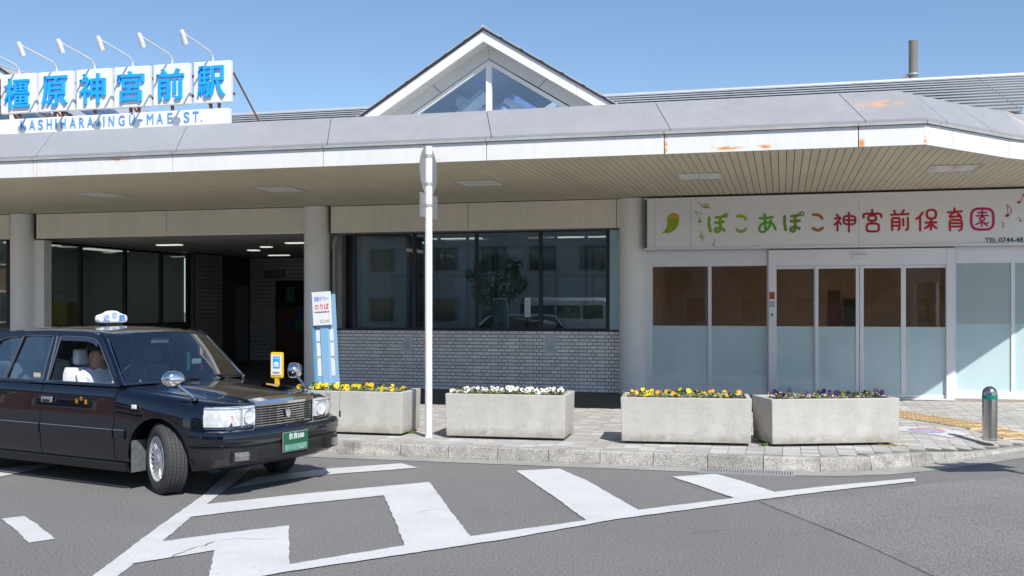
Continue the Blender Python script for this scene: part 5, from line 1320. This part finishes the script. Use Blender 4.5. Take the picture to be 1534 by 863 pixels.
b = MB(); b.prism([(.782, y, .70 + z) for y, z in ((0, -.045), (.028, -.02), (.03, .012), (.042, .038), (.018, .026), (0, .052), (-.018, .026), (-.042, .038), (-.03, .012), (-.028, -.02))], (.010, 0, 0))
b.build('crest', M_chrome, go, world=False)
# headlights, corner lamps
G_lens = glass('lamp_glass', (.98, .98, .98), 1.0, .05)
M_refl = mat('lamp_reflector', (.72, .73, .75), .35, metal=.12, var=.22, vscale=32)
for s_ in (-1, 1):
    def lens(path, z0, z1, name, m, parent, d=.02):
        b = MB(); rg = []
        for x, y, nx, ny in path:
            rg.append([Vector((x - nx * .05, s_ * (y - ny * .05), z0)), Vector((x, s_ * y, z0 + .006)), Vector((x + nx * .006, s_ * (y + ny * .006), (z0 + z1) / 2)), Vector((x - nx * .012, s_ * (y - ny * .012), z1 - .004)), Vector((x - nx * .05, s_ * (y - ny * .05), z1))])
        b.loft(rg); return b.build(name, m, parent, world=False, smooth=True, angle=50)
    hp = [(.760, .405, 1, .1), (.755, .48, 1, .15), (.742, .560, .97, .2)]
    cp = [(.741, .567, .97, .2), (.724, .645, .9, .4), (.694, .722, .7, .7), (.625, .775, .45, .9), (.545, .808, .3, .95)]
    hl = lens(hp, .627, .800, 'headlight', M_refl, tx); cl = lens(cp, .627, .798, 'corner_lamp', M_refl, tx)
    hp2 = [(x + .012, y, a, c) for x, y, a, c in hp]; cp2 = [(x + .010 * a, y + .010 * c, a, c) for x, y, a, c in cp]
    lens(hp2, .622, .804, 'lens', G_lens, hl); lens(cp2, .622, .802, 'lens', G_lens, cl)
    MB().lathe([(.0, .0), (.03, .002), (.052, .012), (.064, .024), (.066, .026)], 20, T(.748, s_ * .482, .712) @ Matrix.Rotation(R(90), 4, 'Y')).build('reflector_bowl', M_refl, hl, world=False, smooth=True)
    if s_ < 0: MB().obox((.712, s_ * .662, .715), Vector((-.014, .022 * s_, 0)), Vector((.006, .006 * s_, 0)), (0, 0, .012)).build('amber_bulb', M_amber, cl, world=False)
    b = MB()
    for zq in (.618, .808): b.tube([(x + .014, s_ * (y + .004), zq) for x, y, a, c in hp + cp], .005, 6)
    b.build('headlight_trim', M_chrome, hl, world=False)
    b = MB(); b.tube([(.760, s_ * .563, .622), (.760, s_ * .563, .804)], .005, 6); b.build('lamp_divider', M_galv, hl, world=False)
# bumper
bp = [(.40, .842), (.52, .848), (.64, .832), (.74, .770), (.80, .66), (.84, .45), (.862, .2), (.868, 0)]
full = [(x, -y) for x, y in bp] + [(x, y) for x, y in bp[-2::-1]]
def nrm(i):
    a, c = full[max(0, i - 1)], full[min(len(full) - 1, i + 1)]; d = Vector((c[0] - a[0], c[1] - a[1])).normalized(); return Vector((d.y, -d.x))
def along(prof, name, m, i0=0, i1=None, parent=tx, **k):
    i1 = i1 or len(full); rg = []
    for i in range(i0, i1):
        n_ = nrm(i); rg.append([Vector((full[i][0] + n_.x * o_, full[i][1] + n_.y * o_, z)) for o_, z in prof])
    return MB().loft(rg).build(name, m, parent, world=False, **k)
along([(-.12, .600), (-.03, .602), (-.005, .592), (.008, .56), (.008, .50), (-.002, .468), (-.016, .462), (-.14, .46)], 'bumper', M_paint, smooth=True, angle=25)
along([(-.14, .45), (-.016, .45), (-.010, .444), (-.014, .355), (-.045, .300), (-.085, .278), (-.14, .275)], 'bumper_skirt', mat('skirt_black', (.018, .018, .020), .32, var=.15, coat=.3), smooth=True, angle=25)
along([(-.0155, .459), (-.008, .4585), (-.008, .4515), (-.0155, .451)], 'bumper_groove', M_black)
def bx_(x, n=1): return x
MB().loft([[Vector((x - .03, y, .335)), Vector((x + .002, y, .335)), Vector((x + .004, y, .425)), Vector((x - .03, y, .425))] for x, y in ((.828, -.44), (.851, -.2), (.856, 0), (.851, .2), (.828, .44))]).build('air_intake', M_arch, tx, world=False)
b = MB()
for zq in (.365, .395): b.loft([[Vector((x, y, zq - .005)), Vector((x + .006, y, zq - .005)), Vector((x + .006, y, zq + .005)), Vector((x, y, zq + .005))] for x, y in ((.828, -.43), (.851, -.2), (.856, 0), (.851, .2), (.828, .43))])
b.build('intake_slats', M_black, tx, world=False)
for s_ in (-1, 1):
    o = MB().obox((.800, s_ * .585, .375), Vector((-.035, .118 * s_, 0)), Vector((.028, .006 * s_, 0)), (0, 0, .052)).build('fog_lamp_housing', M_arch, tx, world=False)
    MB().obox((.806, s_ * .625, .376), Vector((-.026, .062 * s_, 0)), Vector((.026, .010 * s_, 0)), (0, 0, .038)).build('fog_lamp', M_fog, o, world=False, bevel=.008)
    MB().obox((.812, s_ * .625, .376), Vector((-.027, .064 * s_, 0)), Vector((.026, .010 * s_, 0)), (0, 0, .040)).build('lens', G_lens, o, world=False)
# number plate
npl = MB().box(.878, .884, -.165, .165, .362, .532).build('number_plate', M_plate, tx, world=False)
MB().box(.874, .8795, -.170, .170, .357, .537).build('plate_rim', M_galv, npl, world=False)
text('plate_text', '奈良500', M_white, npl, (.8845, 0.005, .497), (0, 1, 0), (0, 0, 1), .205, .056, .002, .010, world=False)
MB().box(.8842, .886, -.15, .15, .37, .425).build('plate_smudge', mat('plate_blur', (.16, .30, .24), .5, var=.5, vscale=14), npl, world=False)
MB().tube([(.84, -.12, .335), (.84, .12, .335)], .004, 6).build('tow_hook', M_black, tx, world=False)
# number lamp / fender pole
MB().tube([(.755, .79, .60), (.755, .79, .98)], [.005, .0035], 6).build('corner_pole', M_chrome, tx, world=False)
MB().tube([(.755, .79, .59), (.755, .79, .65)], .009, 8).build('pole_foot', M_black, tx, world=False)
# wheels
def wheel(x, y, s_, steer):
    e = bpy.data.objects.new('wheel', None); COL.objects.link(e); e.parent = tx; e.location = (x, y, .315); e.rotation_euler = (0, 0, steer)
    Mw = Matrix.Rotation(R(90 * -s_), 4, 'X')       # local z of the lathe points outwards
    # outward = s_ * y
    Mw = Matrix(((1, 0, 0, 0), (0, 0, s_, 0), (0, 1, 0, 0), (0, 0, 0, 1)))
    pr = [(.19, -.088), (.22, -.100), (.262, -.103), (.295, -.094), (.311, -.078)]
    for q in (-.050, -.018, .018, .050): pr += [(.3145, q - .0035), (.306, q - .003), (.306, q + .003), (.3145, q + .0035)]
    pr += [(.311, .078), (.295, .094), (.262, .103), (.235, .101), (.205, .094), (.198, .085), (.19, .07)]
    MB().lathe(pr, 72, Mw).build('tyre', M_rubber, e, world=False, smooth=True, angle=30)
    b = MB()          # tread blocks
    for k in range(60):
        a = 2 * math.pi * k / 60
        for yq, wd in ((-.066, .012), (-.034, .012), (.0, .013), (.034, .012), (.066, .012)):
            c = Vector((.3155 * math.cos(a + yq * .8), .3155 * math.sin(a + yq * .8), yq)); t_ = Vector((-math.sin(a), math.cos(a), 0)); r_ = Vector((math.cos(a), math.sin(a), 0))
            b.obox(Mw @ c, (Mw @ (t_ * .0125)), Mw @ (r_ * .0022), Mw @ Vector((0, 0, wd)))
    tag(b.build('tread', M_rubber, e, world=False, fix=False), kind='stuff')
    rim = MB().lathe([(.198, .088), (.192, .080), (.186, .072), (.120, .064), (.0, .062)], 48, Mw).build('rim', M_black, e, world=False, smooth=True)
    b = MB().lathe([(.204, .090), (.201, .097), (.193, .094), (.188, .082), (.186, .075)], 48, Mw)
    b.lathe([(.0, .088), (.03, .088), (.036, .083), (.060, .080), (.092, .084), (.100, .078), (.103, .064)], 40, Mw)
    for k in range(22):
        a = 2 * math.pi * k / 22; r_ = Vector((math.cos(a), math.sin(a), 0)); t_ = Vector((-math.sin(a), math.cos(a), 0)); u_ = Vector((0, 0, 1))
        A = [r_ * .095 + t_ * q + u_ * h for q, h in ((-.0088, .066), (-.0068, .082), (.0068, .082), (.0088, .066))]
        B = [r_ * .190 + t_ * q + u_ * h for q, h in ((-.0150, .070), (-.0105, .087), (.0105, .087), (.0150, .070))]
        b.loft([[Mw @ p for p in A], [Mw @ p for p in B]])
    b.build('wheel_cover', M_hub, e, world=False, smooth=True, angle=35)
    return e
ste = R(-24)
for x in (0, -2.785):
    for s_ in (-1, 1): wheel(x, s_ * (.722 if x == 0 else .715), s_, ste if x == 0 else 0)
# mud flap behind the front wheels, dark floor pan
for s_ in (-1, 1):
    MB().box(-.352, -.340, min(s_ * .62, s_ * .825), max(s_ * .62, s_ * .825), .17, .56).build('arch_liner', mat('liner_grey', (.12, .13, .14), .7, var=.25, vscale=20), tx, world=False, bevel=.004)
MB().box(-3.5, .34, -.62, .62, .19, .26).build('underbody', M_arch, tx, world=False)
MB().box(-3.2, .2, -.4, .4, .175, .195).build('underbody_panel', M_arch, tx, world=False)
# roof lamp
rl = bpy.data.objects.new('roof_lamp', None); COL.objects.link(rl); rl.parent = tx; rl.location = (-1.62, .0, 1.487)
MB().box(-.05, .05, -.10, .10, 0, .03).build('lamp_foot', M_black, rl, world=False, bevel=.004)
pf = [(-.175, .055), (-.165, .030), (-.10, .026), (.10, .026), (.165, .030), (.175, .055), (.176, .085), (.165, .108), (.12, .120), (.085, .130), (.05, .150), (.0, .155), (-.05, .150), (-.085, .130), (-.12, .120), (-.165, .108), (-.176, .085)]
lh = MB().prism([(-.045, y, z) for y, z in pf], (.09, 0, 0)).build('lamp_housing', mat('roof_lamp_white', (.82, .82, .84), .25, var=0, coat=.6, emit=((1, 1, 1), .06)), rl, world=False, bevel=.018, seg=3, smooth=True, angle=60)
for body_, cy, wd, cz, hh in (('近', -.100, .085, .080, .074), ('鉄', .100, .088, .078, .074)):
    text('lettering', body_, M_bluep, lh, (.0455, cy, cz), (0, 1, 0), (0, 0, 1), wd, hh, .002, .014, world=False)
MB().lathe([(.024, 0), (.030, 0), (.030, .002), (.024, .002)], 20, T(.0455, 0, .105) @ Matrix.Rotation(R(90), 4, 'Y')).build('emblem_ring', M_bluep, lh, world=False)
text('emblem', 'D', M_bluep, lh, (.0455, 0, .105), (0, 1, 0), (0, 0, 1), .022, .028, .002, .006, world=False)
# gold print on the front door
for body_, cx, cz in (('近', -1.065, .795), ('鉄', -.935, .790)):
    text('door_lettering', body_, M_gold, tx, (cx, -.8500, cz), (1, 0, 0), (0, 0, 1), .040, .046, .002, .006, world=False)
MB().lathe([(.012, 0), (.018, 0), (.018, .002), (.012, .002)], 18, T(-1.0, -.8500, .820) @ Matrix.Rotation(R(90), 4, 'X')).build('door_emblem', M_gold, tx, world=False)
# interior
b = MB().prism([(-.56, -.70, .80), (-.47, -.70, .93), (-.62, -.70, .965), (-.76, -.70, .90), (-.76, -.70, .80)], (0, 1.40, 0)); b.build('dashboard', M_int, tx, world=False)
def seat(y, x, nm_='seat', m=M_seat, w=.235):
    b = MB(); o = MB().loft([[Vector((x + dx, y + q * w * sc_, z)) for q, dx in ((-1, -.05), (-.8, .02), (.8, .02), (1, -.05), (1, -.12), (-1, -.12))] for z, sc_, in ((.60, 1), (.80, 1), (1.02, .95), (1.08, .85))])
    s_ = o.build(nm_, m, tx, world=False, smooth=True, angle=50)
    MB().box(x - .13, x - .04, y - .12, y + .12, 1.10, 1.26).build('headrest', m, s_, world=False, bevel=.03, seg=3, smooth=True, angle=50)
    return s_
seat(-.37, -1.48); seat(.37, -1.38, m=M_seatg)
o = MB().prism([(-2.30, -.66, .6), (-2.42, -.66, 1.09), (-2.56, -.66, 1.10), (-2.56, -.66, .6)], (0, 1.32, 0)).build('rear_seat', M_seatg, tx, world=False, bevel=.03)
for y in (-.62, -.22, .25): MB().prism([(-2.29, y, .62), (-2.405, y, 1.10), (-2.58, y, 1.12), (-2.58, y, 1.10), (-2.42, y, 1.08), (-2.31, y, .62)], (0, .30, 0)).build('seat_cover', M_seat, o, world=False)
MB().prism([(-2.56, -.68, .9), (-2.56, .68, .9), (-3.05, .66, .93), (-3.05, -.66, .93)], (0, 0, .02)).build('parcel_shelf', M_int, tx, world=False)
sw_ = MB(); Ms = T(-.86, -.37, .965) @ Matrix.Rotation(R(-66), 4, 'Y'); 
sw_.tube([Ms @ Vector((.185 * math.cos(a), .185 * math.sin(a), 0)) for a in [2 * math.pi * k / 28 for k in range(29)]], .013, 8, cap=False)
swo = sw_.build('steering_wheel', M_black, tx, world=False, smooth=True)
MB().lathe([(0, .02), (.05, .015), (.06, -.02), (0, -.03)], 16, Ms).build('wheel_hub', M_black, swo, world=False)
for a in (0, R(125), R(235)): MB().tube([Ms @ Vector((.05 * math.cos(a), .05 * math.sin(a), 0)), Ms @ Vector((.18 * math.cos(a), .18 * math.sin(a), 0))], .011, 6).build('spoke', M_black, swo, world=False)
MB().box(-.915, -.895, -.11, .11, 1.315, 1.372).build('inner_mirror', mat('mirror_grey', (.45, .50, .50), .3), tx, world=False, bevel=.01)
MB().box(-.775, -.765, .30, .42, 1.10, 1.15).build('inner_sticker', M_white, tx, world=False)
MB().box(-.74, -.73, .20, .235, 1.04, 1.22).build('inner_tag', mat('tag_green', (.02, .35, .16), .5), tx, world=False)
MB().box(-.72, -.71, .37, .39, .98, 1.09).build('inner_tag', M_redp, tx, world=False)
MB().box(-.66, -.55, .22, .28, .965, 1.04).build('meter', M_black, tx, world=False)
MB().box(-1.80, -1.70, -.775, -.772, .985, 1.035).build('window_sticker', mat('sticker_cream', (.55, .5, .36), .5), tx, world=False)

# ---- the driver
Mcar = Matrix.LocRotScale(CL, Euler((0, 0, CA)), Vector((CS,) * 3))
dp = Mcar @ Vector((-1.36, -.37, .575))
drv = thing('person', 'taxi driver in a white shirt and dark blue cap sitting at the open window', 'person', dp, CA, scale=CS)
M_skin = mat('skin', (.50, .30, .21), .55, var=.06, vscale=12); M_shirt = mat('shirt_white', (.74, .75, .80), .8, var=.05, vscale=9, bump=.3, bscale=20)
M_trous = mat('trousers_navy', (.02, .022, .035), .8); M_glove = mat('glove_white', (.78, .78, .80), .8)
def skin_body():
    V, E_, Rr = [], [], []
    def v(p, r, par=None):
        V.append(Vector(p)); Rr.append(r)
        if par is not None: E_.append((par, len(V) - 1))
        return len(V) - 1
    pel = v((0, 0, .06), .15); sp = v((-.03, 0, .22), .135, pel); ch = v((-.045, 0, .36), .15, sp); up_ = v((-.04, 0, .45), .12, ch)
    nk = v((-.02, 0, .515), .055, up_); hb = v((-.005, 0, .575), .078, nk); hc = v((.0, 0, .635), .092, hb); ht = v((-.008, 0, .695), .070, hc)
    for s_ in (-1, 1):
        th = v((.20, s_ * .10, .04), .085, pel); kn_ = v((.42, s_ * .12, .02), .062, th); an = v((.52, s_ * .12, -.26), .045, kn_)
        sh = v((-.04, s_ * .165, .425), .062, up_); el = v((.10, s_ * .235, .235), .045, sh); wr_ = v((.30, s_ * .185, .335), .029, el); pa = v((.355, s_ * .170, .360), .034, wr_)
        for q, (dx, dy, dz, rr) in enumerate(((.045, -.020, .028, .010), (.052, -.004, .018, .0105), (.050, .010, .006, .010), (.042, .020, -.008, .009))):
            f1 = v((.355 + dx, s_ * .170 + dy, .360 + dz), rr, pa); v((.355 + dx + .012, s_ * .170 + dy, .360 + dz - .030), rr * .85, f1)
        t1 = v((.370, s_ * .170 - s_ * .030, .372), .011, pa); v((.395, s_ * .170 - s_ * .045, .385), .010, t1)
    me = bpy.data.meshes.new('body'); me.from_pydata(V, E_, []); o = bpy.data.objects.new('body', me); COL.objects.link(o)
    m = o.modifiers.new('skin', 'SKIN')
    for i, r_ in enumerate(Rr): me.skin_vertices[0].data[i].radius = (r_, r_ * (1.25 if i in (0, 1, 2, 3) else 1)); me.skin_vertices[0].data[i].use_root = (i == 0)
    s_ = o.modifiers.new('sub', 'SUBSURF'); s_.levels = 2; s_.render_levels = 2
    bpy.context.view_layer.update(); n_ = bpy.data.meshes.new_from_object(o.evaluated_get(bpy.context.evaluated_depsgraph_get())); bpy.data.objects.remove(o)
    return n_
bme = skin_body()
for m in (M_skin, M_shirt, M_trous, M_glove): bme.materials.append(m)
for p in bme.polygons:
    c = p.center
    p.material_index = 0 if c.z > .485 and abs(c.y) < .1 else (3 if c.x > .30 and c.z > .29 else (2 if c.z < .12 else 1)); p.use_smooth = True
bo_ = bpy.data.objects.new('body', bme); COL.objects.link(bo_); bo_.parent = drv
MB().lathe([(.001, .062), (.05, .058), (.088, .040), (.094, .014), (.088, -.004), (.0, -.002)], 24, T(-.006, 0, .680) @ Matrix.Diagonal((1.08, .98, 1, 1))).build('cap', M_trous, drv, world=False, smooth=True)
MB().prism([(.07, -.07, .678), (.13, -.045, .664), (.145, 0, .660), (.13, .045, .664), (.07, .07, .678)], (0, 0, .007)).build('cap_peak', M_black, drv, world=False)
MB().loft([[Vector((.075, y * .6, .628)), Vector((.098, y * .4, .612)), Vector((.075, y * .6, .598))] for y in (-.02, .02)]).build('nose', M_skin, drv, world=False, smooth=True)
for s_ in (-1, 1):
    MB().lathe([(0, .006), (.010, .003), (.012, 0)], 10, T(.083, s_ * .032, .640) @ Matrix.Rotation(R(90), 4, 'Y')).build('eye', M_blkp, drv, world=False)
    MB().lathe([(0, .012), (.016, .008), (.02, 0)], 12, T(-.005, s_ * .086, .622) @ Matrix.Rotation(R(-90 * s_), 4, 'X') @ Matrix.Diagonal((1, 1.5, 1, 1))).build('ear', M_skin, drv, world=False, smooth=True)
MB().box(.080, .090, -.026, .026, .570, .577).build('mouth', mat('lips', (.35, .14, .11), .6), drv, world=False)
MB().lathe([(.093, .03), (.094, -.02), (.085, -.05), (.07, -.06)], 20, T(-.018, 0, .650), R(100), R(260)).build('hair', M_black, drv, world=False, smooth=True)

# ================================================================== THE STREET BEHIND THE CAMERA (seen in glass and paint)
M_bb = mat('brown_facade', (.26, .13, .075), .8, var=.12, vscale=1); M_hg = mat('house_grey', (.62, .61, .58), .8, var=.05); M_hr = mat('house_roof', (.07, .07, .08), .6)
M_wd = mat('dark_pane', (.02, .025, .03), .1, coat=1); M_cream = mat('house_cream', (.58, .52, .42), .8, var=.05)
def house(x0, x1, y0, y1, h, m, label, gab=None, floors=2, nwin=3):
    t = thing('house', label, 'house', ((x0 + x1) / 2, y1, 0), group=None)
    MB().box(x0, x1, y0, y1, -.1, h).build('wall', m, t)
    if gab: 
        xm = (x0 + x1) / 2
        MB().prism([(x0 - .4, y1 + .4, h), (x1 + .4, y1 + .4, h), (xm, y1 + .4, h + gab)], (0, y0 - y1 - .8, 0)).build('roof', M_hr, t)
    else: MB().box(x0 - .2, x1 + .2, y0 - .2, y1 + .2, h, h + .3).build('roof', M_hr, t)
    W_ = (x1 - x0) / nwin
    for f_ in range(floors):
        for k in range(nwin):
            cx = x0 + W_ * (k + .5); z = 1.0 + f_ * 2.8
            o = MB().box(cx - .75, cx + .75, y1 - .02, y1 + .05, z - .05, z + 1.3).build('window', M_greyp, t)
            MB().box(cx - .68, cx + .68, y1 + .051, y1 + .06, z, z + 1.24).build('pane', M_wd, o)
    return t
house(-19.5, -8.5, -25, -16, 6.0, M_hg, 'wide grey flat roofed house behind the viewer between two gabled ones', None, 2, 4)
bb_ = thing('shop_building', 'wide brown two storey building with a flat roof far left beyond the taxi', 'building', (-42, 0, 0), R(0))
MB().box(-54, -42, -24, 8, -.1, 7.2).build('wall', M_bb, bb_)
MB().box(-54.2, -41.6, -24.3, 8.3, 7.2, 7.6).build('roof', M_hr, bb_)
for f_ in range(2):
    for k in range(8):
        y = -22 + k * 3.9; z = 1.0 + f_ * 3.2
        o = MB().box(-42.05, -41.9, y - .1, y + 2.6, z - .1, z + 1.7).build('window', M_white, bb_)
        MB().box(-41.9, -41.88, y, y + 2.5, z, z + 1.6).build('pane', M_wd, o)
house(-29, -20.5, -25, -16, 5.8, M_hg, 'grey gabled house left of the wide flat roofed one behind the viewer', 2.4, 2, 3)
house(-8.45, 2.8, -26, -17, 6.4, mat('house_brown', (.24, .17, .13), .8, var=.1), 'dark brown house right of the wide grey house behind the viewer', None, 2, 4)
house(2.9, 14, -26, -17, 5.8, mat('house_tan', (.32, .23, .17), .8, var=.05), 'tan flat roofed house farthest right behind the viewer', None, 2, 4)
# white van
vn = thing('van', 'white high roofed van parked across the street, mirrored in the station window', 'van', (-9.2, -7.2, 0), R(-20))
def vring(x, w, z0, z1, r=.14): return [Vector((x, -w, z0)), Vector((x, -w, (z0 + z1) / 2)), Vector((x, -w + .06, z1 - r)), Vector((x, -w + r + .05, z1)), Vector((x, w - r - .05, z1)), Vector((x, w - .06, z1 - r)), Vector((x, w, (z0 + z1) / 2)), Vector((x, w, z0))]
M_vw = mat('van_white', (.72, .72, .72), .25, var=.02, coat=.8)
MB().loft([vring(-2.3, .82, .35, 2.15), vring(-2.2, .85, .3, 2.22), vring(1.3, .85, .3, 2.22), vring(1.75, .84, .3, 1.9), vring(2.2, .82, .3, 1.2), vring(2.35, .78, .35, .95)]).build('body', M_vw, vn, world=False, smooth=True)
for s_ in (-1, 1):
    for x0, x1 in ((-2.1, -1.0), (-.9, .2), (.3, 1.2)): MB().box(x0, x1, min(s_ * .83, s_ * .856), max(s_ * .83, s_ * .856), 1.25, 1.85).build('side_window', M_wd, vn, world=False)
    for x in (-1.5, 1.5):
        Mw = T(x, s_ * .78, .33) @ Matrix.Rotation(R(90), 4, 'X'); MB().lathe([(0, -.09), (.2, -.09), (.33, -.08), (.33, .08), (.2, .09), (0, .09)], 24, Mw).build('wheel', M_rubber, vn, world=False, smooth=True)
MB().obox((1.78, 0, 1.58), (.16, 0, -.30), (0, .72, 0), (.02, 0, .012)).build('windscreen', M_wd, vn, world=False)
MB().box(-2.33, -2.29, -.65, .65, 1.3, 1.9).build('rear_window', M_wd, vn, world=False)
# trees over the road
def tree(x, y, h, label, seed):
    rr = random.Random(seed); t = thing('tree', label, 'tree', (x, y, 0)); b = MB().tube([(0, 0, 0), (.05, 0, h * .3), (0, .1, h * .6)], [.16, .12, .06], 8)
    for k in range(7): a = k * .9; b.tube([(0, .05, h * (.35 + .04 * k)), (math.cos(a) * 1.0, math.sin(a) * 1.0, h * (.55 + .05 * k))], [.05, .02], 5)
    b.build('trunk', mat('bark', (.10, .07, .05), .9), t, world=False)
    c = MB()
    for k in range(1800):
        v = Vector((rr.gauss(0, 1), rr.gauss(0, 1), rr.gauss(0, 1))).normalized() * rr.uniform(.5, 1) ** .5; v = Vector((v.x * 1.5, v.y * 1.5, v.z * h * .3 + h * .68)); v += Vector((math.sin(v.z * 5) * .2, math.cos(v.x * 4) * .2, 0))
        a_ = Vector((rr.uniform(-1, 1), rr.uniform(-1, 1), rr.uniform(-1, 1))).normalized() * .09; b_ = a_.orthogonal().normalized() * .05; c.add([v - a_, v + b_, v + a_, v - b_], [(0, 1, 2, 3)])
    c.build('crown', mat('tree_leaf', (.06, .09, .03), .7, var=.4, vscale=6), t, world=False, fix=False)
tree(-5.5, -11, 5.2, 'small leafy tree in front of the wide grey house behind the viewer', 3)
tree(-1.2, -12.5, 5.6, 'tallest leafy tree in front of the dark brown house behind the viewer', 5)
tree(3.4, -11.8, 4.4, 'low leafy tree in front of the tan house behind the viewer', 6)
tree(7.6, -12.6, 5.0, 'leafy tree farthest right behind the viewer', 7)
for (x_, lab_) in ((-3.4, 'grey concrete utility pole behind the viewer near the dark brown house'), (5.6, 'grey concrete utility pole behind the viewer near the tan house')):
    up_ = thing('utility_pole', lab_, 'utility pole', (x_, -10.5, 0))
    MB().tube([(0, 0, 0), (0, 0, 9)], .15, 12, r2=.10).build('pole', M_gutter, up_, world=False, smooth=True)
    MB().box(-.8, .8, -.05, .05, 7.9, 8.0).build('crossarm', M_galv, up_, world=False)
tree(-14, -11.5, 4.6, 'smaller leafy tree left of the parked van behind the viewer', 4)
